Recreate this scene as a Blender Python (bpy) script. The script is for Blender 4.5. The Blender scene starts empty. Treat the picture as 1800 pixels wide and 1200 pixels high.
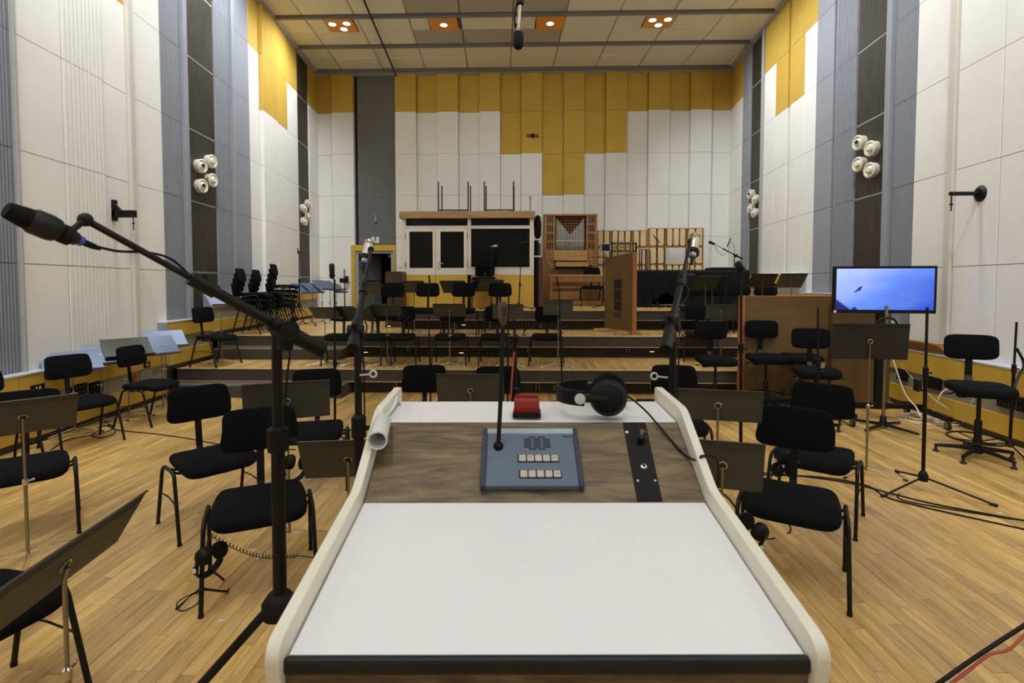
import bpy, math, random
from math import sin, cos, pi, radians, sqrt
from mathutils import Vector, Matrix
random.seed(7)
SC = bpy.context.scene
COL = SC.collection
# ------------------------------------------------------------------ camera
FPX = 900.0; YAW = math.atan(23/900); PIT = math.atan(.04); SHY = -62/1800; EYE = 1.65
cam = bpy.data.cameras.new('camera'); camo = bpy.data.objects.new('camera', cam); COL.objects.link(camo)
cam.sensor_width = 36; cam.lens = 36*FPX/1800; cam.shift_y = SHY; cam.clip_start = .05; cam.clip_end = 100
camo.location = (0, 0, EYE); camo.rotation_euler = (pi/2-PIT, 0, YAW)
cam.dof.use_dof = True; cam.dof.focus_distance = 5.2; cam.dof.aperture_fstop = 6.3
SC.camera = camo
# ------------------------------------------------------------------ world, exposure
w = bpy.data.worlds.new('world'); SC.world = w; w.use_nodes = True
w.node_tree.nodes['Background'].inputs[0].default_value = (.5, .55, .6, 1)
w.node_tree.nodes['Background'].inputs[1].default_value = .05
SC.view_settings.view_transform = 'Standard'; SC.view_settings.look = 'None'
SC.view_settings.exposure = 0.3; SC.view_settings.gamma = 1.0; SC.view_settings.use_curve_mapping = False
LAMP_W = 165.0            # every ceiling downlight
LAMP_COL = (.93, .985, 1.0)
CEIL = 7.68
# ceiling light panels: rows of four, the outer ones with three lamps
ROWS = [12.02, 9.18, 6.34, 3.5, .66, -2.0]
LCOLS = [(-4.27, 3), (-1.88, 1), (.57, 1), (3.05, 3)]
def lamp_spots(x, n):
    return [(x, 0)] if n == 1 else [(x-.17, -.1), (x+.17, -.12), (x+.02, .13)]
def light_x(x, Y): return x - .051*(Y-12.0)
for Y in ROWS:
    for x, n in LCOLS:
        for lx, dy in lamp_spots(light_x(x, Y), n):
            l = bpy.data.lights.new('downlight_beam', 'SPOT'); l.color = LAMP_COL; l.spot_blend = .85; l.shadow_soft_size = .10
            # gimbal lamps: (power, lean towards the back wall, cone) by row; the outer ones wash the side walls
            pw, lean, cone = {12.02: (.30, 0, 96), 9.18: (.75, 32, 104), 6.34: (.95, 50, 100), 3.5: (.70, 36, 112)}.get(Y, (.92, 0, 128))
            if n == 3: pw, lean, cone = (.72 if Y > 12 else .9), (0 if Y > 12 else 14), 122
            l.energy = LAMP_W*pw; l.spot_size = radians(cone)
            o = bpy.data.objects.new('downlight_beam', l); COL.objects.link(o)
            o.location = (lx, Y+dy, CEIL-.05)
            o.rotation_euler = (radians(lean), radians(-36 if x > 0 else 36) if n == 3 else 0, 0)
# ------------------------------------------------------------------ measuring aid: where a sight line of the camera meets a plane
_cy, _sy, _cp, _sp = cos(YAW), sin(YAW), cos(PIT), sin(PIT)
_R = Vector((_cy, _sy, 0)); _F = Vector((-_sy*_cp, _cy*_cp, -_sp)); _U = Vector((-_sy*_sp, _cy*_sp, _cp))
def ray(x, y): return _F + (x-900)/FPX*_R + ((600-y)/FPX + SHY*1800/FPX)*_U
def atY(x, y, Y): d = ray(x, y); t = Y/d.y; return Vector((t*d.x, Y, EYE+t*d.z))
def onZ(x, y, z): d = ray(x, y); t = (z-EYE)/d.z; return Vector((t*d.x, t*d.y, z))
# ------------------------------------------------------------------ materials
def S(r, g, b):
    f = lambda c: (c/255/12.92) if c/255 <= .04045 else ((c/255+.055)/1.055)**2.4
    return (f(r), f(g), f(b), 1)
MATS = {}
def mat(name, col, rough=.6, metal=0, bump=0, bscale=60, var=0, vscale=4, emit=0, trans=0, coat=0, spec=None, stretch=(1,1,1), ior=None):
    m = bpy.data.materials.new(name); m.use_nodes = True; nt = m.node_tree; N = nt.nodes; L = nt.links
    b = N['Principled BSDF']; b.inputs['Base Color'].default_value = col; b.inputs['Roughness'].default_value = rough
    b.inputs['Metallic'].default_value = metal
    if coat: b.inputs['Coat Weight'].default_value = coat; b.inputs['Coat Roughness'].default_value = .15
    if trans: b.inputs['Transmission Weight'].default_value = trans
    if ior: b.inputs['IOR'].default_value = ior
    if spec is not None: b.inputs['Specular IOR Level'].default_value = spec
    if emit: b.inputs['Emission Color'].default_value = col; b.inputs['Emission Strength'].default_value = emit
    if bump or var:
        g = N.new('ShaderNodeNewGeometry'); mp = N.new('ShaderNodeMapping'); mp.inputs['Scale'].default_value = stretch
        L.new(g.outputs['Position'], mp.inputs[0])
    if var:
        n = N.new('ShaderNodeTexNoise'); n.inputs['Scale'].default_value = vscale; n.inputs['Detail'].default_value = 6; n.inputs['Roughness'].default_value = .6
        L.new(mp.outputs[0], n.inputs['Vector'])
        r = N.new('ShaderNodeMapRange'); r.inputs[1].default_value = .3; r.inputs[2].default_value = .7; r.inputs[3].default_value = 1-var; r.inputs[4].default_value = 1+var
        L.new(n.outputs[0], r.inputs[0])
        mx = N.new('ShaderNodeVectorMath'); mx.operation = 'SCALE'; mx.inputs[0].default_value = col[:3]; L.new(r.outputs[0], mx.inputs['Scale'])
        L.new(mx.outputs[0], b.inputs['Base Color'])
    if bump:
        n2 = N.new('ShaderNodeTexNoise'); n2.inputs['Scale'].default_value = bscale; n2.inputs['Detail'].default_value = 4
        L.new(mp.outputs[0], n2.inputs['Vector'])
        bp = N.new('ShaderNodeBump'); bp.inputs['Strength'].default_value = bump; bp.inputs['Distance'].default_value = .004
        L.new(n2.outputs[0], bp.inputs['Height']); L.new(bp.outputs[0], b.inputs['Normal'])
    MATS[name] = m; return m
def wood(name, c1, c2, axis='Z', scale=1, rough=.45, coat=0, rings=6, dist=3, tone=None, tvar=.25):
    m = bpy.data.materials.new(name); m.use_nodes = True; nt = m.node_tree; N = nt.nodes; L = nt.links; b = N['Principled BSDF']
    g = N.new('ShaderNodeNewGeometry'); mp = N.new('ShaderNodeMapping')
    s = [rings, rings, rings]; s['XYZ'.index(axis)] = rings*.12; mp.inputs['Scale'].default_value = [q*scale for q in s]
    L.new(g.outputs['Position'], mp.inputs[0])
    vec = mp.outputs[0]
    if tone:   # every plank shifts the grain and the tone
        if tone == 'object': src = N.new('ShaderNodeObjectInfo').outputs['Random']
        else:
            a = N.new('ShaderNodeAttribute'); a.attribute_name = 'tone'; src = a.outputs['Fac']
        ad = N.new('ShaderNodeVectorMath'); ad.operation = 'ADD'; ml = N.new('ShaderNodeMath'); ml.operation = 'MULTIPLY'; ml.inputs[1].default_value = 37
        L.new(src, ml.inputs[0]); L.new(vec, ad.inputs[0]); L.new(ml.outputs[0], ad.inputs[1]); vec = ad.outputs[0]
    n = N.new('ShaderNodeTexNoise'); n.inputs['Scale'].default_value = 1.6; n.inputs['Detail'].default_value = 7; n.inputs['Roughness'].default_value = .62; n.inputs['Distortion'].default_value = dist*.3
    L.new(vec, n.inputs['Vector'])
    n2 = N.new('ShaderNodeTexNoise'); n2.inputs['Scale'].default_value = 14; n2.inputs['Detail'].default_value = 3; L.new(vec, n2.inputs['Vector'])
    mixf = N.new('ShaderNodeMath'); mixf.operation = 'MULTIPLY_ADD'; mixf.inputs[1].default_value = .3; L.new(n2.outputs[0], mixf.inputs[0]); L.new(n.outputs[0], mixf.inputs[2])
    r = N.new('ShaderNodeValToRGB'); r.color_ramp.elements[0].position = .45; r.color_ramp.elements[1].position = .85
    r.color_ramp.elements[0].color = c2; r.color_ramp.elements[1].color = c1
    L.new(mixf.outputs[0], r.inputs[0]); out = r.outputs[0]
    if tone:
        mr = N.new('ShaderNodeMapRange'); mr.inputs[3].default_value = 1-tvar; mr.inputs[4].default_value = 1+tvar; L.new(src, mr.inputs[0])
        # slow scuffs and wear over the boards
        ns = N.new('ShaderNodeTexNoise'); ns.inputs['Scale'].default_value = 1.1; ns.inputs['Detail'].default_value = 5; L.new(g.outputs['Position'], ns.inputs['Vector'])
        ms = N.new('ShaderNodeMapRange'); ms.inputs[1].default_value = .3; ms.inputs[2].default_value = .7; ms.inputs[3].default_value = .82; ms.inputs[4].default_value = 1.1; L.new(ns.outputs[0], ms.inputs[0])
        mm = N.new('ShaderNodeMath'); mm.operation = 'MULTIPLY'; L.new(mr.outputs[0], mm.inputs[0]); L.new(ms.outputs[0], mm.inputs[1])
        sc = N.new('ShaderNodeVectorMath'); sc.operation = 'SCALE'; L.new(out, sc.inputs[0]); L.new(mm.outputs[0], sc.inputs['Scale']); out = sc.outputs[0]
    L.new(out, b.inputs['Base Color']); b.inputs['Roughness'].default_value = rough
    if coat: b.inputs['Coat Weight'].default_value = coat; b.inputs['Coat Roughness'].default_value = .3
    MATS[name] = m; return m
M = {}
M['white'] = mat('white_wall_panel', S(233,231,227), .75, bump=.08, bscale=90, var=.03, vscale=1.2)
M['warmwhite'] = mat('cream_pilaster', S(208,202,192), .7, var=.04)
M['yellow'] = mat('yellow_wall_panel', S(198,162,64), .75, bump=.1, bscale=120, var=.05, vscale=2)
M['yellowbox'] = mat('yellow_painted_wood', S(200,162,62), .45, var=.07, vscale=5, stretch=(1,1,.3))
M['grey'] = mat('grey_wall_panel', S(144,147,157), .7, var=.04, vscale=3)
M['ribgrey'] = mat('ribbed_grey_panel', S(138,141,150), .7, var=.05, vscale=9, stretch=(6,6,.4))
M['darkribgrey'] = mat('ribbed_dark_grey_panel', S(118,118,118), .7, var=.05, vscale=9, stretch=(6,6,.4))
M['blackwood'] = wood('black_stained_panel', S(66,60,49), S(34,31,26), 'Z', 1, .55, rings=3.6, dist=14)
M['joint'] = mat('dark_joint', S(104,101,95), .9)
M['palejoint'] = mat('pale_joint', S(170,170,170), .7)
M['ceil'] = mat('ceiling_tile', S(220,211,184), .85, bump=.15, bscale=160, var=.04, vscale=3)
M['ribceil'] = mat('ribbed_ceiling_tile', S(172,162,142), .85, var=.08, vscale=12, stretch=(.5,20,1))
M['rail'] = mat('grey_ceiling_rail', S(120,120,116), .5, .3)
M['orange'] = mat('orange_lamp_panel', S(226,150,42), .6, var=.08)
M['lampon'] = mat('lit_lamp_lens', (1,.95,.88,1), .5, emit=7)
M['whitemetal'] = mat('white_enamel', S(226,220,205), .35, bump=0)
M['oakobj'] = wood('oak_plank', S(220,183,114), S(170,129,68), 'Y', 1, .36, .25, 9, 3, 'object', .2)
M['oak'] = wood('oak_planks', S(220,183,114), S(170,129,68), 'Y', 1, .36, .25, 9, 3, 'attr', .2)
M['nosing'] = wood('oak_nosing', S(214,186,138), S(176,146,98), 'X', 1, .45)
M['carpet'] = mat('brown_grey_carpet', S(66,58,50), .95, bump=.9, bscale=160, var=.55, vscale=75)
M['kick'] = mat('dark_kickboard', S(38,31,26), .6, var=.2, vscale=5)
M['black'] = mat('black_fabric', S(15,15,17), .95, bump=.4, bscale=500, spec=.12)
M['cloth'] = mat('black_drape', S(14,14,15), .9, bump=.3, bscale=60, spec=.25)
M['blackmetal'] = mat('black_powder_coat', S(11,11,12), .42, spec=.3)
M['blackplastic'] = mat('black_plastic', S(12,12,13), .6, spec=.25)
M['softblack'] = mat('dark_grey_plastic', S(26,26,28), .5, spec=.35)
M['bright'] = mat('bright_band', S(210,205,195), .4)
M['chrome'] = mat('chrome', S(205,200,192), .18, 1)
M['steel'] = mat('brushed_steel', S(150,146,136), .32, 1)
M['stand'] = mat('stand_back_enamel', S(64,63,57), .5, .05, var=.04, vscale=8)
M['stand2'] = mat('dark_stand_enamel', S(20,19,18), .5, .05)
M['bluesheen'] = mat('grey_enamel_blue_sheen', S(88,100,126), .34, .2, var=.04, vscale=8)  # cool light reflected by the metal plates is put into the colour
M['glossplate'] = mat('glossy_black_enamel', S(60,57,52), .25, .6)
M['laminate'] = mat('white_laminate', S(240,240,245), .27, bump=0, var=.012, vscale=3)
M['cheek'] = mat('cream_cheek', S(232,228,212), .45, var=.03)
M['walnut'] = wood('walnut_veneer', S(134,113,80), S(66,52,36), 'X', 1, .5, 0, 11, 8)
M['blueunit'] = mat('blue_grey_housing', S(86,101,120), .42, .1, bump=.2, bscale=900)
M['bluecap'] = mat('violet_grey_end_cap', S(58,60,80), .6, bump=.5, bscale=900)
M['redbox'] = mat('dark_red_plastic', S(140,28,18), .3)
M['button'] = mat('grey_key_cap', S(184,180,170), .4)
M['silver'] = mat('satin_nickel', S(196,188,172), .34, .85)
M['brownmic'] = mat('brown_bronze', S(86,68,58), .45, .5)
M['blue'] = mat('blue_ring', S(70,74,190), .4)
M['red'] = mat('red_plastic', S(170,60,40), .5)
M['redcable'] = mat('red_cable', S(170,70,45), .55)
M['whitecable'] = mat('white_cable', S(220,215,200), .5)
M['booth'] = mat('cream_painted_frame', S(222,214,200), .6, var=.05, vscale=5)
M['pine'] = wood('pine_board', S(178,142,94), S(146,108,66), 'X', 1, .55)
M['organwood'] = wood('honey_oak', S(168,122,66), S(128,86,42), 'Z', 1, .45)
M['organlight'] = wood('light_honey_oak', S(196,156,96), S(168,126,70), 'X', 1, .45)
M['screenwood'] = wood('shaded_brown_veneer', S(112,86,46), S(92,69,33), 'X', .6, .5)  # veneer darkened, the shade of faces turned aside is in the colour
M['edgewood'] = wood('orange_edge_wood', S(176,114,62), S(142,86,44), 'Z', 1, .5)
M['darkwood'] = wood('dark_brown_wood', S(70,44,32), S(46,28,20), 'Z', 1, .4)
M['pipe'] = mat('organ_pipe_tin', S(205,202,194), .35, .7)
M['brass'] = mat('brass_tube', S(190,160,100), .3, 1)
M['hole'] = mat('dark_void', S(20,17,14), .9)  # the dark of recesses and unlit insides is put into this colour
M['cushion'] = mat('cream_upholstery', S(214,190,140), .9, var=.12, vscale=6, stretch=(5,1,.5))
M['plum'] = mat('plum_seam', S(96,58,48), .9)
M['bluesteel'] = mat('pale_blue_steel', S(150,168,178), .5)
M['glass'] = mat('dark_glass', S(60,62,60), .02, trans=.95, ior=1.25)
M['plainglass'] = mat('clear_glass', (1,1,1,1), .02, trans=1.0, ior=1.1)
M['plasticwhite'] = mat('white_plastic', S(224,224,220), .4)
M['greyband'] = mat('grey_socket_band', S(140,134,120), .6, var=.05)
M['cap'] = mat('pale_grey_ledge', S(196,198,204), .4)
M['base'] = mat('brown_black_skirting', S(62,56,50), .5)
M['tread'] = mat('pale_carpet_tread', S(98,90,80), .95, bump=.9, bscale=160, var=.4, vscale=75)
M['amberlacquer'] = mat('amber_lacquer', S(190,100,40), .4)
M['steplamp'] = mat('step_lamp_lens', (1,.82,.5,1), .5, emit=1.3)
M['enamel2'] = mat('glossy_white_enamel', S(228,228,226), .25)
M['rubber'] = mat('rubber', S(30,30,30), .8)
# ------------------------------------------------------------------ mesh builder
class MB:
    def __init__(s): s.v = []; s.f = []
    def add(s, vs, fs, T=None):
        n = len(s.v)
        for p in vs:
            p = Vector(p)
            if T is not None: p = T @ p
            s.v.append(p[:])
        for f in fs: s.f.append([n+i for i in f])
        return s
    def box(s, x0, x1, y0, y1, z0, z1, T=None):
        vs = [(x, y, z) for x in (x0, x1) for y in (y0, y1) for z in (z0, z1)]
        return s.add(vs, [(0,1,3,2), (4,6,7,5), (0,4,5,1), (2,3,7,6), (0,2,6,4), (1,5,7,3)], T)
    def cbox(s, c, d, T=None):
        return s.box(c[0]-d[0]/2, c[0]+d[0]/2, c[1]-d[1]/2, c[1]+d[1]/2, c[2]-d[2]/2, c[2]+d[2]/2, T)
    def prism(s, poly, a, b, axis='Z', T=None):
        n = len(poly)
        def P(p, h): return {'Z': (p[0], p[1], h), 'X': (h, p[0], p[1]), 'Y': (p[0], h, p[1])}[axis]
        vs = [P(p, a) for p in poly] + [P(p, b) for p in poly]
        fs = [list(range(n))[::-1], list(range(n, 2*n))] + [(i, (i+1) % n, n+(i+1) % n, n+i) for i in range(n)]
        return s.add(vs, fs, T)
    def tube(s, pts, r, n=10, T=None, cap=True, closed=False):
        pts = [Vector(p) for p in pts]; m = len(pts)
        rs = r if isinstance(r, (list, tuple)) else [r]*m
        tan = []
        for i in range(m):
            if closed: a, b = pts[i-1], pts[(i+1) % m]
            else: a, b = pts[max(i-1, 0)], pts[min(i+1, m-1)]
            t = (b-a); tan.append(t.normalized() if t.length > 1e-9 else Vector((0, 0, 1)))
        up = Vector((0, 0, 1)) if abs(tan[0].z) < .9 else Vector((1, 0, 0))
        x = tan[0].cross(up).normalized(); vs = []
        for i in range(m):
            x = (x - tan[i]*x.dot(tan[i])); x.normalize(); y = tan[i].cross(x)
            k = 1
            if 0 < i < m-1 and not closed:
                c = (pts[i]-pts[i-1]).normalized().dot((pts[i+1]-pts[i]).normalized()); k = min(1.3, 1/max(.5, sqrt(max(0, (1+c)/2))))
            for j in range(n):
                a = 2*pi*j/n; vs.append(pts[i] + (x*cos(a)+y*sin(a))*rs[i]*k)
        fs = []
        for i in range(m if closed else m-1):
            a, b = i*n, ((i+1) % m)*n
            for j in range(n): fs.append((a+j, a+(j+1) % n, b+(j+1) % n, b+j))
        if cap and not closed: fs += [list(range(n))[::-1], list(range((m-1)*n, m*n))]
        return s.add(vs, fs, T)
    def lathe(s, prof, n=20, T=None, sx=1, sy=1):   # profile of (r, z)
        m = len(prof); vs = [(r*cos(2*pi*j/n)*sx, r*sin(2*pi*j/n)*sy, z) for r, z in prof for j in range(n)]
        fs = [(i*n+j, i*n+(j+1) % n, (i+1)*n+(j+1) % n, (i+1)*n+j) for i in range(m-1) for j in range(n)]
        fs += [list(range(n))[::-1], list(range((m-1)*n, m*n))]
        return s.add(vs, fs, T)
    def ball(s, c, r, n=14, sx=1, sy=1, T=None):
        k = 8; pr = [(max(1e-4, r*sin(pi*i/k)), -r*cos(pi*i/k)) for i in range(k+1)]
        TT = Matrix.Translation(c); return s.lathe(pr, n, TT if T is None else T @ TT, sx, sy)
    def ring(s, c, R, r, n=32, m=8, T=None, axis='Z', a0=0, a1=2*pi):
        full = abs(a1-a0-2*pi) < 1e-6; k = n if full else n+1
        pts = []
        for i in range(k):
            a = a0+(a1-a0)*i/n; q = (R*cos(a), R*sin(a), 0)
            if axis == 'Y': q = (q[0], 0, q[1])
            if axis == 'X': q = (0, q[0], q[1])
            pts.append(Vector(c)+Vector(q))
        return s.tube(pts, r, m, T, closed=full)
    def pillow(s, wd, ht, th, cr=.3, T=None, bow=0, n=28, trim=None):
        # rounded cushion in the XY plane, thickness along Z; bow bends it about Y
        out = []
        for i in range(n):
            a = 2*pi*i/n; e = cr
            c_, s_ = cos(a), sin(a)
            x = math.copysign(abs(c_)**e, c_)*wd/2; y = math.copysign(abs(s_)**e, s_)*ht/2
            if trim: x, y = trim(x, y)
            out.append((x, y))
        lv = [(.80, 0.0), (.93, .08), (.99, .28), (1.0, .5), (.99, .72), (.93, .92), (.78, 1.0)]
        vs = []
        for k, h in lv:
            for x, y in out:
                # inset by a fixed distance rather than by scale
                ins = (1-k)*min(wd, ht)*.42
                L_ = sqrt(x*x+y*y); nx, ny = x*(1-ins/(abs(x)+1e-6)*abs(x)/L_), y*(1-ins/(abs(y)+1e-6)*abs(y)/L_)
                vs.append((nx, ny, (h-.5)*th + bow*(nx/(wd/2))**2))
        m = len(lv); fs = [(i*n+j, i*n+(j+1) % n, (i+1)*n+(j+1) % n, (i+1)*n+j) for i in range(m-1) for j in range(n)]
        b = len(vs); vs.append((0, 0, -.5*th)); vs.append((0, 0, .5*th))
        fs += [(b, (j+1) % n, j) for j in range(n)] + [(b+1, (m-1)*n+j, (m-1)*n+(j+1) % n) for j in range(n)]
        return s.add(vs, fs, T)
    def build(s, name, material, parent=None, smooth=True, bevel=0, loc=None, ang=40):
        me = bpy.data.meshes.new(name); me.from_pydata(s.v, [], s.f); me.update()
        me.materials.append(material)
        if smooth:
            me.polygons.foreach_set('use_smooth', [True]*len(me.polygons)); me.set_sharp_from_angle(angle=radians(ang))
        o = bpy.data.objects.new(name, me); COL.objects.link(o)
        if parent is not None: o.parent = parent
        if loc is not None: o.location = loc
        if bevel:
            md = o.modifiers.new('bevel', 'BEVEL'); md.width = bevel; md.segments = 2; md.limit_method = 'ANGLE'; md.angle_limit = radians(45)
        return o
def fix(o):   # consistent outward normals
    import bmesh
    bm = bmesh.new(); bm.from_mesh(o.data); bmesh.ops.recalc_face_normals(bm, faces=bm.faces); bm.to_mesh(o.data); bm.free(); return o
def tag(o, label, cat, group=None, kind=None):
    if label: o['label'] = label
    if cat: o['category'] = cat
    if group: o['group'] = group
    if kind: o['kind'] = kind
    return o
def thing(name, label, cat, loc=(0,0,0), rz=0, group=None):
    o = bpy.data.objects.new(name, None); COL.objects.link(o); o.empty_display_size = .1
    o.location = loc; o.rotation_euler = (0, 0, radians(rz)); return tag(o, label, cat, group)
def kids(o): return [c for c in COL.objects if c.parent == o]
CH = {}
def copy_tree(o, parent=None):
    c = o.copy(); COL.objects.link(c)
    if parent is not None: c.parent = parent
    for k in CH.get(o.name) or CH.setdefault(o.name, list(o.children)): copy_tree(k, c)
    return c
def dup(o, loc, rz, label, group=None):
    c = copy_tree(o); c.location = loc; c.rotation_euler = (0, 0, radians(rz)); c['label'] = label
    if group: c['group'] = group
    return c
def place(T_from, to):   # matrix whose +Z runs from one point to another
    a, b = Vector(T_from), Vector(to); z = (b-a).normalized(); up = Vector((0,0,1)) if abs(z.z) < .95 else Vector((0,1,0))
    x = up.cross(z).normalized(); y = z.cross(x)
    return Matrix(((x.x, y.x, z.x, a.x), (x.y, y.y, z.y, a.y), (x.z, y.z, z.z, a.z), (0,0,0,1)))
def curve_pts(ps, n=6):   # Catmull-Rom through the points
    ps = [Vector(p) for p in ps]; out = []
    for i in range(len(ps)-1):
        p0 = ps[max(i-1, 0)]; p1 = ps[i]; p2 = ps[i+1]; p3 = ps[min(i+2, len(ps)-1)]
        for k in range(n):
            t = k/n; out.append(.5*((2*p1)+(p2-p0)*t+(2*p0-5*p1+4*p2-p3)*t*t+(3*p1-p0-3*p2+p3)*t**3))
    out.append(ps[-1]); return out
def struct(o): o['kind'] = 'structure'; return o
# ================================================================== THE ROOM
BACK = 14.8; REAR = -3.4
ROW = [.71, 1.88, 3.05, 4.23, 5.40, 6.58, CEIL-.02]
LA, LB = -4.87, -.077; RA, RB = 4.87, .063
def lx(Y): return LA+LB*Y
def rx(Y): return RA+RB*Y
def yl(px, py=300): d = ray(px, py); return LA/(d.x/d.y-LB)
def yr(px, py=300): d = ray(px, py); return RA/(d.x/d.y-RB)
# floor -----------------------------------------------------------
P1Y, P2Y, P3Y = 7.65, 8.86, 10.02; Z1, Z2, Z3 = .39, .78, 1.17
mb = MB(); mb.add([(lx(REAR)-.3, REAR, -.012), (rx(REAR)+.3, REAR, -.012), (rx(BACK)+.3, BACK+.3, -.012), (lx(BACK)-.3, BACK+.3, -.012)], [(0,1,2,3)])
floor = struct(mb.build('floor', M['joint'], smooth=False))
def plank_rows(x0f, x1f, y0, y1, wd=.072):
    out = []; x = min(x0f(y0), x0f(y1))
    while x < max(x1f(y0), x1f(y1)):
        y = y0 - random.random()*.5
        while y < y1:
            L_ = random.choice((.5, .6, .6, .7, .8, .9)); a, b = max(y, y0), min(y+L_, y1)
            if b-a > .05 and x > x0f((a+b)/2)-.02 and x+wd < x1f((a+b)/2)+.02: out.append((x, x+wd, a, b))
            y += L_
        x += wd
    return out
G = .0009
allp = plank_rows(lambda y: lx(y)-.02, lambda y: rx(y)+.02, -.9, 7.86)
def vis(p):   # apparent size in the photograph's view
    cx, cy_ = (p[0]+p[1])/2, (p[2]+p[3])/2
    if cy_ < 1.9 or abs(cx)/cy_ > 1.02 or abs(cx)/cy_ < .16: return 0
    if abs(cx) < .62 and cy_ < 2.6: return 0
    return (p[3]-p[2])/cy_**2
allp.sort(key=vis, reverse=True)
protos = {}
for (x0, x1, y0, y1) in allp[:300]:
    L_ = round(y1-y0, 3)
    if L_ not in protos:
        b = MB(); b.box(G, .072-G, G, L_-G, -.011, 0); protos[L_] = b.build('plank', M['oakobj'], floor, smooth=False); o = protos[L_]
    else:
        o = protos[L_].copy(); COL.objects.link(o)
    o.location = (x0, y0, random.uniform(-.0004, .0004))
def joined_planks(name, ps, z, parent):
    b = MB(); tones = []
    for (x0, x1, y0, y1) in ps:
        zz = z+random.uniform(-.0003, .0003); b.add([(x0+G, y0+G, zz), (x1-G, y0+G, zz), (x1-G, y1-G, zz), (x0+G, y1-G, zz), (x0+G, y0+G, zz-.01), (x1-G, y0+G, zz-.01), (x1-G, y1-G, zz-.01), (x0+G, y1-G, zz-.01)], [(0,1,2,3), (0,4,5,1), (1,5,6,2), (2,6,7,3), (3,7,4,0)])
        tones += [random.random()]*5
    o = b.build(name, M['oak'], parent, smooth=False)
    at = o.data.attributes.new('tone', 'FLOAT', 'FACE'); at.data.foreach_set('value', tones)
    o['kind'] = 'stuff'; return o
joined_planks('planks', allp[300:], 0, floor)
mb = MB(); mb.box(lx(REAR), rx(REAR), REAR, -.9, -.011, -.001); mb.build('plank', M['oak'], floor, smooth=False)
# walls -----------------------------------------------------------
def panel(mapf, u0, u1, z0, z1, d, material, parent, grooves=(), gw=.012, gd=.012, name='panel', g=.0038):
    u0 += g; u1 -= g; z0 += g; z1 -= g; b_ = .006
    pl = [(u0, 0), (u0, d-b_), (u0+b_, d)]
    for q in grooves: pl += [(q-gw/2, d), (q-gw/2+.002, d-gd), (q+gw/2-.002, d-gd), (q+gw/2, d)]
    pl += [(u1-b_, d), (u1, d-b_), (u1, 0)]
    n = len(pl); vs = [mapf(u, z0, dd) for u, dd in pl]+[mapf(u, z1, dd) for u, dd in pl]
    fs = [(i, i+1, n+i+1, n+i) for i in range(n-1)]+[list(range(n))[::-1], list(range(n, 2*n))]
    b = MB(); b.add(vs, fs); return fix(b.build(name, material, parent, smooth=False))
mapL = lambda u, z, d: (lx(u)+d, u+d*.06, z)
mapR = lambda u, z, d: (rx(u)-d, u, z)
mapB = lambda u, z, d: (u, BACK-d, z)
def shell(name, vs): b = MB(); b.add(vs, [(0,1,2,3), (4,5,6,7), (0,1,5,4), (1,2,6,5), (2,3,7,6), (3,0,4,7)]); return struct(fix(b.build(name, M['joint'], smooth=False)))
def slab(name, a, b, off):
    v = [(a[0], a[1], -.02), (b[0], b[1], -.02), (b[0], b[1], CEIL+.1), (a[0], a[1], CEIL+.1)]
    return shell(name, v+[(x+off[0], y+off[1], z) for x, y, z in v])
wl = slab('wall_left', (lx(REAR), REAR), (lx(BACK), BACK), (-.2, 0))
wr = slab('wall_right', (rx(REAR), REAR), (rx(BACK), BACK), (.2, 0))
rear = slab('wall_rear', (lx(REAR)-.2, REAR), (rx(REAR)+.2, REAR), (0, -.2)); rear.data.materials[0] = M['white']
# door opening in the back wall
DX0, DX1 = atY(622, 500, BACK).x, atY(697, 500, BACK).x; DZ0 = Z2; DZ1 = atY(660, 431, BACK).z
b = MB(); X0, X1 = lx(BACK)-.2, rx(BACK)+.2
b.box(X0, DX0, BACK, BACK+.2, -.02, CEIL+.1); b.box(DX1, X1, BACK, BACK+.2, -.02, CEIL+.1)
b.box(DX0, DX1, BACK, BACK+.2, DZ1, CEIL+.1); b.box(DX0, DX1, BACK, BACK+.2, -.02, DZ0)
wb = struct(b.build('wall_back', M['joint'], smooth=False))
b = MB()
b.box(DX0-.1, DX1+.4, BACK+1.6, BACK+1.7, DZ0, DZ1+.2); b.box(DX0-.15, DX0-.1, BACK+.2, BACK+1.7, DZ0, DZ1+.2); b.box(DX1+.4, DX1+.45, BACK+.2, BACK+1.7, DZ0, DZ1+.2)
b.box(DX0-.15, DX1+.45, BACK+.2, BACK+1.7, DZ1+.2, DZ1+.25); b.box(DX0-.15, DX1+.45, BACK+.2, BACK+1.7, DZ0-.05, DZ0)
b.build('corridor_lining', M['hole'], wb, smooth=False)  # the unlit corridor's darkness is put into the lining colour
def ridges(u0, u1, n): return [u0+(u1-u0)*(i+.5)/n for i in range(n)]
def column(mapf, parent, u0, u1, d, base, ymin=None, kind=None, n=0, name='panel', rows=None):
    """one column of wall panels; ymin = height above which it is yellow"""
    rows = rows or ROW
    for i in range(len(rows)-1):
        z0, z1 = rows[i], rows[i+1]
        m = M['yellow'] if (ymin is not None and z0 > ymin-.05) else M[base]
        if kind == 'groove': panel(mapf, u0, u1, z0, z1, d, m, parent, ridges(u0+.03, u1-.03, n), .016, .014)
        elif kind == 'rib': panel(mapf, u0, u1, z0, z1, d, m, parent, ridges(u0+.008, u1-.008, n), (u1-u0)/n*.38, .02)
        elif kind == 'black': panel(mapf, u0, u1, z0, z1, d-.008, m, parent, g=.013)
        else: panel(mapf, u0, u1, z0, z1, d, m, parent)
def strip(mapf, parent, u0, u1, d, m, z0=.71, z1=CEIL-.02, name='pilaster'): return panel(mapf, u0, u1, z0, z1, d, M[m], parent, name=name, g=0)
YELL = 6.55
L = lambda p: yl(p)
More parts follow.
